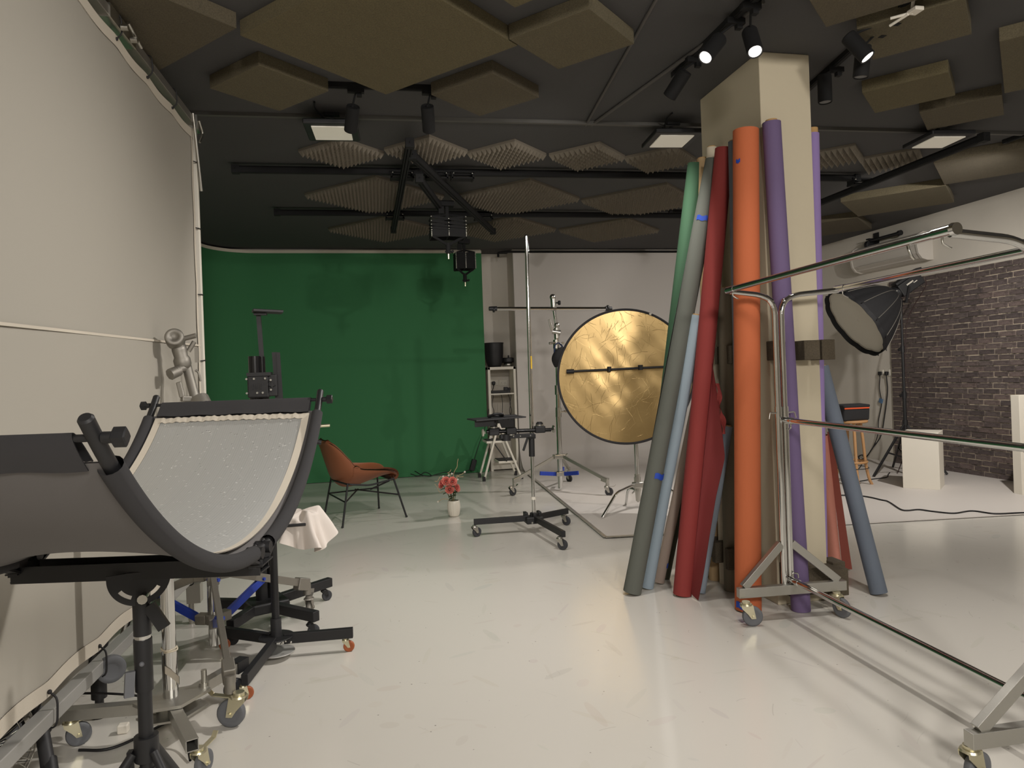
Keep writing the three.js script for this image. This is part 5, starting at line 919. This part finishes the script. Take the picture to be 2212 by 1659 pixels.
{
  const P0 = [2.683, 0, -6.74];
  const t = thing('reflector_stand', 'chrome turtle-base stand holding up the round gold reflector', 'light stand', P0);
  part('column', [rod([2.683, 0.2, -6.74], [2.68, 0.66, -6.74], 0.0205), rod([2.68, 0.6, -6.74], [2.675, 1.42, -6.74], 0.0165)], M.chrome, t);
  part('base_casting', [rod([2.684, 0.16, -6.74], [2.683, 0.3, -6.74], 0.034), rod([2.683, 0.3, -6.74], [2.683, 0.33, -6.74], 0.028), rbox(0.1, 0.06, 0.08, 0.012, [2.684, 0.22, -6.74]), rod([2.684, 0.06, -6.74], [2.684, 0.16, -6.74], 0.024, 0.03), lathe([[0, 0.045], [0.012, 0.05], [0.018, 0.07], [0, 0.08]], P0)], M.satin, t);
  part('locking_lever', [rod([2.72, 0.23, -6.71], [2.77, 0.28, -6.7], 0.008), rod([2.64, 0.17, -6.71], [2.6, 0.15, -6.68], 0.007)], M.satin, t);
  for (const pts of [[[2.67, 0.235, -6.74], [2.37, 0.2, -6.5], [2.15, 0.012, -6.31]], [[2.675, 0.16, -6.75], [2.62, 0.19, -6.83], [2.6, 0.012, -6.87]], [[2.7, 0.2, -6.73], [2.95, 0.19, -6.6], [3.15, 0.012, -6.45]]]) part('leg', bend(pts, 0.0135, 0.06), M.chrome, t);
  part('holder_bar', [rod([2.03, 1.385, -6.9], [3.12, 1.4, -6.5], 0.011), rod([2.03, 1.385, -6.9], [2.1, 1.386, -6.875], 0.022), rod([2.43, 1.37, -6.75], [2.43, 1.42, -6.75], 0.02), rod([2.72, 1.375, -6.645], [2.72, 1.425, -6.645], 0.024)], M.black, t);
  const cD = [2.59, 1.315, -6.74], nx = nrm([-0.345, 0.02, 0.94]), e1 = nrm(cross([0, 1, 0], nx)), e2 = cross(nx, e1), R = 0.672;
  const dsk = thing('gold_reflector', 'large round crinkled gold reflector disc with a black rim', 'reflector', cD);
  const wr = (a, r) => { const x = Math.cos(a) * r, y = Math.sin(a) * r; return 0.004 * Math.sin(x * 9 + y * 4) + 0.003 * Math.sin(y * 13 - x * 7 + 1) + 0.0015 * Math.sin(x * 23 + y * 17); };
  const pt = (a, r, o = 0) => add(add(cD, mul(nx, o + wr(a, r) * (1 - r))), add(mul(e1, Math.cos(a) * r * R), mul(e2, Math.sin(a) * r * R)));
  const g = sheet((u, v) => pt(u * 6.28319, 0.003 + v * 0.982), 96, 24, 0.003); { const p = g.attributes.position, uv = g.attributes.uv; for (let i = 0; i < p.count; i++) { const q = sub([p.getX(i), p.getY(i), p.getZ(i)], cD); uv.setXY(i, (q[0] * e1[0] + q[2] * e1[2]) / 1.35 + 0.5, q[1] / 1.35 + 0.5); } }
  part('gold_foil', g, M.gold, dsk);
  const ring = []; for (let k = 0; k < 64; k++) ring.push(pt(k / 64 * 6.28319, 1)); part('rim', tube(ring, 0.0125, 128, 10, true), M.blackCloth, dsk, 'black spring rim');
  part('rim_tag', rbox(0.03, 0.02, 0.004, 0.002, add(pt(1.15, 1), mul(nx, 0.012))), M.white, dsk);
}

// ================================================================ THE NICHE BEHIND
function socket(label, c, n, w, plug, group) {      // c on the wall face, n = wall normal
  const s = nrm(cross([0, 1, 0], n)), t = thing('wall_socket', label, 'socket', c, group), P = (a, y, o) => add(add(c, mul(s, a)), add([0, y, 0], mul(n, o)));
  part('plate', bar(P(0, 0, 0), P(0, 0, 0.012), w, 0.086, [0, 1, 0], 0.003), M.plastic, t);
  part('switch', [-1, 1].filter((k) => w > 0.1 || k > 0).map((k) => bar(P(k * w * 0.33, 0.024, 0.01), P(k * w * 0.33, 0.024, 0.016), 0.012, 0.018)), M.white, t);
  part('slot', [-1, 1].filter((k) => w > 0.1 || k > 0).map((k) => [bar(P(k * w * 0.25, 0.0, 0.011), P(k * w * 0.25, 0.0, 0.0125), 0.005, 0.01), bar(P(k * w * 0.25 - 0.011, -0.02, 0.011), P(k * w * 0.25 - 0.011, -0.02, 0.0125), 0.008, 0.005), bar(P(k * w * 0.25 + 0.011, -0.02, 0.011), P(k * w * 0.25 + 0.011, -0.02, 0.0125), 0.008, 0.005)]), M.black, t);
  if (plug) { const q = thing('power_plug', plug, 'plug', P(0, -0.008, 0.03), group && 'black plugs in the sockets'); part('body', [bar(P(0, -0.008, 0.012), P(0, -0.008, 0.05), 0.05, 0.052, [0, 1, 0], 0.012), rod(P(0, -0.03, 0.035), P(0, -0.06, 0.03), 0.008, 0.005)], M.black, q); }
}
{
  const zF = ZB + 0.02, x0 = 1.775, x1 = 2.185, D = 0.3, zc = zF - D / 2, h = 1.49;
  const t = thing('bookcase', 'narrow white open bookcase in the niche between the green and white backdrops', 'bookcase', [1.98, 0, zc]);
  for (const x of [x0 + 0.018, x1 - 0.018]) part('side_panel', rbox(0.036, h, D, 0.003, [x, h / 2, zc]), M.white, t);
  part('top_panel', rbox(x1 - x0, 0.04, D, 0.003, [1.98, h - 0.02, zc]), M.white, t); part('bottom_panel', rbox(x1 - x0 - 0.07, 0.06, D - 0.02, 0.003, [1.98, 0.05, zc]), M.white, t);
  for (const y of [1.1, 0.6]) part('shelf', rbox(x1 - x0 - 0.07, 0.02, D - 0.02, 0.003, [1.98, y, zc]), M.white, t);
  const ns = [0, 0, 1], zw = ZB - 0.4 + 0.0;
  socket('white double socket in the bookcase, with a black plug', [1.925, 1.262, zw], ns, 0.146, 'black plug in the socket inside the bookcase', 'white sockets in the bookcase niche');
  socket('white double socket at the right inside the bookcase, no plug', [2.075, 1.255, zw], ns, 0.12, null, 'white sockets in the bookcase niche');
  const strip = thing('power_strip', 'black power strip with plugs on the upper shelf of the bookcase', 'power strip', [1.97, 1.11, zc]);
  part('body', rbox(0.28, 0.04, 0.07, 0.006, [1.97, 1.13, zc + 0.04]), M.black, strip); part('charger', [rbox(0.06, 0.05, 0.05, 0.008, [2.05, 1.17, zc + 0.04]), rbox(0.04, 0.04, 0.04, 0.008, [2.1, 1.165, zc + 0.04])], M.black, strip);
  solo('plug_cable', tube([[1.925, 1.21, zw + 0.03], [1.9, 1.16, zw + 0.08], [1.84, 1.14, zc + 0.02]], 0.005, 20, 6), M.cable, 'short black cable from the socket plug to the power strip', 'cable', [1.9, 1.16, zw + 0.08]);
  for (const [x, dx, l] of [[1.85, -0.06, 'thin dark cable at the left of the bookcase front'], [1.96, 0.02, 'thin dark cable in the middle of the bookcase front'], [2.06, 0.05, 'thin dark cable right of the middle of the bookcase front'], [2.11, -0.06, 'thin dark cable crossing at the right of the bookcase front']])
    solo('hanging_cable', tube([[x, 1.12, zF - 0.08], [x + dx * 0.2, 1.06, zF + 0.01], [x + dx * 0.5, 0.95, zF + 0.015], [x + dx * 0.2, 0.84, zF + 0.015], [x + dx * 1.1, 0.7, zF - 0.03], [x + dx, 0.62, zF - 0.06]], 0.0042, 40, 6), M.cable, l, 'cable', [x, 1.1, zF]);
  solo('studio_dish', lathe([[0.035, 0], [0.09, 0.002], [0.1, 0.02], [0.12, 0.08], [0.134, 0.2], [0.138, 0.33], [0.144, 0.345], [0.144, 0.352], [0.136, 0.35], [0.126, 0.2], [0.1, 0.03], [0.0, 0.02]], [1.9, h, zc + 0.02], 40), M.black, 'tall black bowl-shaped reflector dish on top of the bookcase', 'reflector dish', [1.9, h, zc]);
  const rg = thing('adapter_ring', 'low black and silver adapter ring beside the dish on top of the bookcase', 'adapter', [2.1, h, zc]);
  part('band', lathe([[0, 0], [0.062, 0], [0.062, 0.06], [0, 0.06]], [2.1, h, zc + 0.02], 30), M.satin, rg); part('flange', [lathe([[0, 0.055], [0.085, 0.06], [0.088, 0.075], [0.088, 0.12], [0.08, 0.13], [0, 0.13]], [2.1, h, zc + 0.02], 30), rod([2.11, h + 0.12, zc + 0.03], [2.11, h + 0.165, zc + 0.03], 0.012)], M.black, rg);
  const cb = thing('control_box', 'black box on the lower shelf of the bookcase', 'box', [2.03, 0.61, zc]);
  part('body', rbox(0.24, 0.13, 0.2, 0.008, [2.02, 0.675, zc + 0.03]), M.black, cb);
}
{ // step ladder
  const z = -9.12, t = thing('step_ladder', 'white folding step ladder with grey treads in front of the bookcase', 'ladder', [1.75, 0, z]);
  for (const dz of [0, -0.36]) {
    part('front_rail', bar([1.735, 0.74, z + dz * 0.85], [1.52, 0.02, z + dz], 0.026, 0.036, [0, 0, 1], 0.004), M.white, t);
    part('rear_rail', bar([1.735, 0.74, z + dz * 0.85], [2.015, 0.02, z + dz], 0.026, 0.03, [0, 0, 1], 0.004), M.white, t);
    for (const x of [1.517, 2.018]) part('foot', box(0.036, 0.06, 0.044, [x, 0.03, z + dz]), M.black, t);
  }
  part('top_tread', [rbox(0.24, 0.03, 0.34, 0.006, [1.69, 0.5, z - 0.18])], M.white, t); part('tread_mat', rbox(0.22, 0.008, 0.32, 0.003, [1.69, 0.518, z - 0.18]), M.dark, t, 'dark tread mat');
  part('lower_tread', [rbox(0.24, 0.03, 0.34, 0.006, [1.84, 0.23, z - 0.18])], M.white, t); part('tread_mat', rbox(0.22, 0.008, 0.32, 0.003, [1.84, 0.248, z - 0.18]), M.dark, t, 'dark tread mat');
  part('strut', bar([1.67, 0.48, z - 0.01], [1.83, 0.24, z - 0.01], 0.012, 0.02, [0, 0, 1]), M.black, t); part('hinge', [bar([1.72, 0.69, z + 0.025], [1.79, 0.63, z + 0.025], 0.014, 0.034, [0, 0, 1], 0.004), ball(0.008, [1.785, 0.635, z + 0.035], 8)], M.black, t);
  solo('power_adaptor', [rbox(0.07, 0.16, 0.05, 0.008, [1.5, 0.12, ZB + 0.12], [0, 0, -0.3]), tube([[1.52, 0.2, ZB + 0.12], [1.6, 0.42, ZB + 0.12], [1.68, 0.6, ZB + 0.1], [1.76, 0.9, ZB + 0.09]], 0.005, 24, 6)], M.cable, 'black power adaptor hanging at the lower right of the green backdrop', 'adaptor', [1.5, 0.05, ZB + 0.12]);
  solo('backdrop_cable', [tube([[0.62, 0.06, -9.85], [0.72, 0.03, -9.8], [0.82, 0.07, -9.85], [0.9, 0.02, -9.8], [0.78, 0.04, -9.75], [0.68, 0.09, -9.88]], 0.006, 40, 6), tube([[0.9, 0.02, -9.8], [1.1, 0.05, -9.86], [1.3, 0.03, -9.85], [1.46, 0.06, -9.9]], 0.006, 30, 6)], M.cable, 'tangled dark cable along the foot of the green backdrop', 'cable', [0.8, 0, -9.8]);
}
// ================================================================ RIGHT-HAND SET
{ // air conditioner
  const z0 = -8.75, z1 = -7.55, y = 2.79, pr = [[0, 0.17], [0.13, 0.17], [0.19, 0.14], [0.215, 0.08], [0.218, 0.0], [0.2, -0.09], [0.15, -0.15], [0.08, -0.17], [0, -0.17]];
  const t = thing('air_conditioner', 'white wall air conditioner high on the right wall, behind the clothes rack rails', 'air conditioner', [XR, y, -8.15]);
  const g = prism(pr.map((p) => [-p[0], p[1]]), z1 - z0, 0).translate(XR - 0.002, y, z0);
  part('casing', g, M.acPlastic, t);
  for (const z of [z0, z1]) part('end_cap', prism(pr.map((p) => [-p[0] * 1.03, p[1] * 1.03]), 0.03, 0.004).translate(XR - 0.002, y, z - 0.015), M.acPlastic, t);
  part('louvre', [bar([XR - 0.19, y - 0.118, z0 + 0.1], [XR - 0.19, y - 0.118, z1 - 0.1], 0.07, 0.008, [0.55, 1, 0], 0.002)], M.acPlastic, t);
  part('display', box(0.006, 0.012, 0.04, [XR - 0.218, y + 0.06, z1 - 0.08]), M.dark, t);
}
{ // softbox on a stand
  const F = [5.79, 1.855, -7.42], ax = nrm([0.78, 0.52, 0.14]), e1 = nrm(cross(ax, [0, 1, 0])), e2 = cross(e1, ax), R = 0.46, Dp = 0.56, n = 12;
  const t = thing('softbox', 'black deep parabolic softbox with a pale diffuser, tilted down in front of the brick wall', 'softbox', F);
  const pr = (v) => R * Math.sqrt(Math.max(0, 1 - v * 0.965)) , pt = (a, v, s = 1) => { const k = 1 - 0.035 * (1 - Math.abs(Math.cos(a * n / 2))) * 1; return add(add(F, mul(ax, v * Dp)), add(mul(e1, Math.cos(a) * pr(v) * k * s), mul(e2, Math.sin(a) * pr(v) * k * s))); };
  part('shell', sheet((u, v) => pt(u * 6.28319, v), 96, 20, 0.005), M.blackCloth.clone(), t); t.children[0].material.color.set(0x131316); t.children[0].material.roughness = 0.75;
  part('lip', sheet((u, v) => add(pt(u * 6.28319, 0), mul(ax, -0.05 * v)), 96, 2, 0.005), t.children[0].material, t);
  part('diffuser', sheet((u, v) => add(pt(u * 6.28319, 0, v * 0.955), mul(ax, 0.01 + 0.02 * (1 - v) )), 72, 10, 0.002), mat(0xdad5c8, 0.95), t, 'pale grey diffuser');
  part('diffuser_edge', sheet((u, v) => add(pt(u * 6.28319, 0, 0.935 + v * 0.03), mul(ax, 0.006)), 96, 1, 0.003), M.hem, t);
  for (let k = 0; k < n; k++) {
    const a = (k + 0.0) / n * 6.28319, q = []; for (let i = 0; i <= 10; i++) q.push(pt(a, 0.02 + i * 0.094, 1.012));
    part('rib', tube(q, 0.0042, 24, 6), M.oldSteel, t, 'grey seam rib'); part('rib_tip', rod(pt(a, -0.0, 1.0), add(pt(a, 0, 1.05), mul(ax, -0.02)), 0.005), M.black, t);
  }
  const H = add(F, mul(ax, Dp)), out = (k, s = 0, q = 0) => add(add(H, mul(ax, k)), add(mul(e1, s), mul(e2, q)));
  part('speed_ring', [rod(out(-0.03), out(0.03), 0.085, 0.08, 28), rod(out(0.03), out(0.05), 0.07, 0.07, 28)], M.black, t); parts('ring_screw', [0.4, 1.4, 2.6, 3.6, 5].map((a) => rod(out(0, Math.cos(a) * 0.085, Math.sin(a) * 0.085), out(0, Math.cos(a) * 0.11, Math.sin(a) * 0.11), 0.01, 0.01, 8)), M.satin, t);
  const L = thing('studio_light', 'black studio light head fitted behind the parabolic softbox', 'studio light', out(0.2));
  part('housing', [bar(out(0.05), out(0.36), 0.155, 0.155, [0, 1, 0], 0.014), bar(out(0.06, 0, 0.095), out(0.37, 0, 0.085), 0.12, 0.034, [0, 1, 0], 0.008)], M.black, L);
  part('handle', bar(out(0.32, 0, 0.105), out(0.43, 0, 0.085), 0.11, 0.02, [0, 1, 0], 0.005), M.black, L);
  const yk = []; for (const s of [-1, 1]) yk.push(bar(out(0.16, s * 0.095, 0), add(out(0.12, s * 0.07, 0), [0, -0.17, 0]), 0.012, 0.03, [1, 0, 0]));
  const foot = [6.36, 0, -7.36], joint = [foot[0], 2.02, foot[2]];
  part('yoke', [...yk, rod(joint, add(joint, [0, 0.1, 0]), 0.02), box(0.14, 0.014, 0.05, add(joint, [0, 0.06, 0]))], M.black, L);
  // small printing on the housing side that faces the viewer
  { const zd = nrm(cross(ax, [0, 1, 0])), face = mul(zd, zd[2] > 0 ? 1 : -1), P = (k, h) => add(out(k), add(mul(face, 0.0785), mul(cross(face, ax), h))), pr = [];
    for (const [k0, n, h, hh] of [[0.15, 7, 0.024, 0.017], [0.235, 4, 0.0, 0.01]]) for (let i = 0; i < n; i++) pr.push(bar(P(k0 + i * 0.014, h * Math.sign(cross(face, ax)[1])), P(k0 + i * 0.014 + rr(0.006, 0.011), h * Math.sign(cross(face, ax)[1])), 0.001, hh, cross(face, ax)));
    part('printing', pr, M.white, L, 'small illegible white print').userData.kind = 'stuff'; }
  const st = thing('light_stand', 'black light stand carrying the parabolic softbox, behind the white plinth', 'light stand', foot);
  part('pole', [rod([foot[0], 0.1, foot[2]], [foot[0], 0.95, foot[2]], 0.02), rod([foot[0], 0.9, foot[2]], [foot[0], 1.5, foot[2]], 0.0165), rod([foot[0], 1.45, foot[2]], joint, 0.0135)], M.black, st);
  parts('pole_clamp', [[0.92, 0.027], [1.47, 0.023]].map(([y, r]) => [rod([foot[0], y, foot[2]], [foot[0], y + 0.08, foot[2]], r), bar([foot[0] - 0.02, y + 0.05, foot[2]], [foot[0] - 0.065, y + 0.03, foot[2] + 0.01], 0.02, 0.03)]), M.black, st);
  part('leg_collar', rod([foot[0], 0.6, foot[2]], [foot[0], 0.66, foot[2]], 0.03), M.black, st);
  for (const [x, z] of [[5.9, -7.36], [6.62, -7.9], [6.72, -7.14]]) { part('leg', bar([foot[0], 0.63, foot[2]], [x, 0.014, z], 0.02, 0.026, [0, 1, 0], 0.003), M.black, st); part('brace', bar([foot[0], 0.2, foot[2]], mix([foot[0], 0.63, foot[2]], [x, 0.014, z], 0.56), 0.016, 0.018), M.black, st); }
  solo('light_cable', tube([out(0.36, 0, -0.02), add(out(0.42), [0.05, -0.12, 0]), [6.58, 1.9, -7.5], [6.52, 1.5, -7.5], [6.5, 1.2, -7.48], [6.52, 0.95, -7.45], [6.42, 0.62, -7.42], [6.4, 0.3, -7.42], [6.3, 0.02, -7.44]], 0.0062, 60, 6), mat(0x33211f, 0.6), 'dark red-brown cable hanging from the studio light past the brick wall', 'cable', out(0.36));
}
{ // sockets and cables on the right wall
  socket('white wall socket left of the brick wall, nearer the corner, black plug', [XR, 1.215, -8.5], [-1, 0, 0], 0.086, 'black plug left of the pair beside the brick wall', 'wall sockets beside the brick wall');
  socket('white wall socket touching the left edge of the brick wall, black plug', [XR, 1.215, -8.375], [-1, 0, 0], 0.086, 'black plug right of the pair, close to the bricks', 'wall sockets beside the brick wall');
  solo('wall_cable', tube([[XR - 0.03, 1.16, -8.5], [XR - 0.02, 1.0, -8.53], [XR - 0.02, 0.8, -8.5], [XR - 0.03, 0.55, -8.56], [XR - 0.06, 0.35, -8.55], [XR - 0.1, 0.16, -8.62], [XR - 0.25, 0.02, -8.6], [6.3, 0.012, -8.1], [5.95, 0.012, -7.75], [5.75, 0.012, -7.55]], 0.0065, 80, 6), M.cable, 'thin wavy cable down the wall from the left plug, with blue tape', 'cable', [XR - 0.03, 1.1, -8.5]);
  solo('blue_tape_tab', rbox(0.02, 0.06, 0.06, 0.004, [XR - 0.025, 0.83, -8.505], [0.3, 0, 0]), mat(0x557394, 0.8), 'small blue tape tab on the wavy wall cable', 'tape', [XR - 0.025, 0.83, -8.505]);
  solo('wall_cable', tube([[XR - 0.03, 1.16, -8.375], [XR - 0.02, 0.95, -8.38], [XR - 0.025, 0.6, -8.45], [XR - 0.05, 0.35, -8.5], [XR - 0.12, 0.18, -8.58], [XR - 0.2, 0.05, -8.62], [6.6, 0.012, -8.5]], 0.0075, 60, 6), M.cable, 'thicker smooth black cable down the wall from the right plug', 'cable', [XR - 0.03, 1.1, -8.38]);
  solo('cable_knot', tube([[6.72, 0.03, -8.55], [6.68, 0.1, -8.52], [6.64, 0.08, -8.56], [6.68, 0.03, -8.58], [6.74, 0.06, -8.55], [6.66, 0.09, -8.5]], 0.009, 40, 6), M.cable, 'small knot of black cable on the floor by the wall sockets', 'cable', [6.68, 0.0, -8.55]);
  solo('floor_cable', tube([[5.45, 0.012, -7.1], [5.75, 0.012, -7.2], [5.98, 0.012, -7.25], [6.15, 0.012, -7.42], [6.28, 0.012, -7.55]], 0.0065, 40, 6), M.cable, 'black cable on the floor between the stool and the light stand', 'cable', [5.9, 0, -7.25]);
  solo('floor_cable', tube([[4.6, 0.014, -6.55], [4.922, 0.014, -6.353], [4.96, 0.014, -6.083], [4.952, 0.014, -5.98], [4.796, 0.014, -5.648], [4.806, 0.014, -5.574], [4.925, 0.014, -5.571], [4.972, 0.014, -5.46], [5.068, 0.014, -5.331], [5.284, 0.014, -5.354], [5.36, 0.014, -5.19], [5.601, 0.014, -5.135], [5.9, 0.014, -5.0]], 0.0068, 120, 6), M.cable, 'long black wavy cable across the white floor at the right', 'cable', [5.0, 0, -5.6]);
}
{ // bar stool with a bag
  const O = [5.34, 0, -7.0], t = thing('bar_stool', 'light wooden round bar stool behind the slate blue roll', 'stool', O), hS = 0.7;
  part('seat', lathe([[0, hS], [0.16, hS], [0.178, hS + 0.008], [0.178, hS + 0.024], [0.168, hS + 0.03], [0, hS + 0.03]], O, 36), M.wood, t);
  const ang = [0.35, 1.92, 3.49, 5.06];
  for (const a of ang) { const q = (r, y) => [O[0] + Math.cos(a) * r, y, O[2] + Math.sin(a) * r]; part('leg', tube([q(0.105, hS), q(0.125, 0.5), q(0.145, 0.25), q(0.175, 0.08), q(0.205, 0.004)], 0.0165, 24, 10), M.wood, t); part('corner_block', bar(q(0.06, hS - 0.05), q(0.12, hS - 0.05), 0.03, 0.07, [0, 1, 0], 0.006), M.wood, t); }
  const rg = []; for (let k = 0; k < 36; k++) rg.push([O[0] + Math.cos(k * 0.17453) * 0.152, 0.265, O[2] + Math.sin(k * 0.17453) * 0.152]); part('foot_ring', tube(rg, 0.014, 72, 8, true), M.wood, t);
  const wr = []; for (let k = 0; k < 36; k++) wr.push([O[0] + Math.cos(k * 0.17453) * 0.17, 0.2, O[2] + Math.sin(k * 0.17453) * 0.17]); part('wire_ring', tube(wr, 0.004, 72, 6, true), M.black, t);
  const b = thing('equipment_bag', 'black fabric equipment case with an orange stripe lying on the bar stool', 'case', [5.335, hS + 0.03, -6.98]);
  const bg = place(rbox(0.36, 0.165, 0.15, 0.02), [5.335, hS + 0.115, -6.96], [0.06, 0.12, -0.02]); part('body', bg, M.felt, b);
  part('stripe', place(rbox(0.345, 0.016, 0.012, 0.004), [5.335, hS + 0.167, -6.878], [0.06, 0.12, -0.02]), M.orangeCloth, b, 'orange stripe'); part('lid', place(rbox(0.37, 0.03, 0.156, 0.014), [5.333, hS + 0.195, -6.955], [0.06, 0.12, -0.02]), M.felt, b);
}
{ // plinths
  const th = Math.atan2(0.26, 0.222);
  solo('white_plinth', rbox(0.345, 0.6, 0.37, 0.004, [5.91, 0.306, -6.6], [0, -th, 0]), M.white, 'white box plinth standing on the floor in front of the brick wall', 'plinth', [5.91, 0.004, -6.6]);
  solo('white_plinth', rbox(0.34, 0.985, 0.1, 0.004, [6.52, 0.498, -5.87], [0, -0.05, 0]), M.white, 'tall narrow white plinth before the brick wall at the right edge of the photo', 'plinth', [6.52, 0.004, -5.87]);
}

renderer.render(scene, camera);
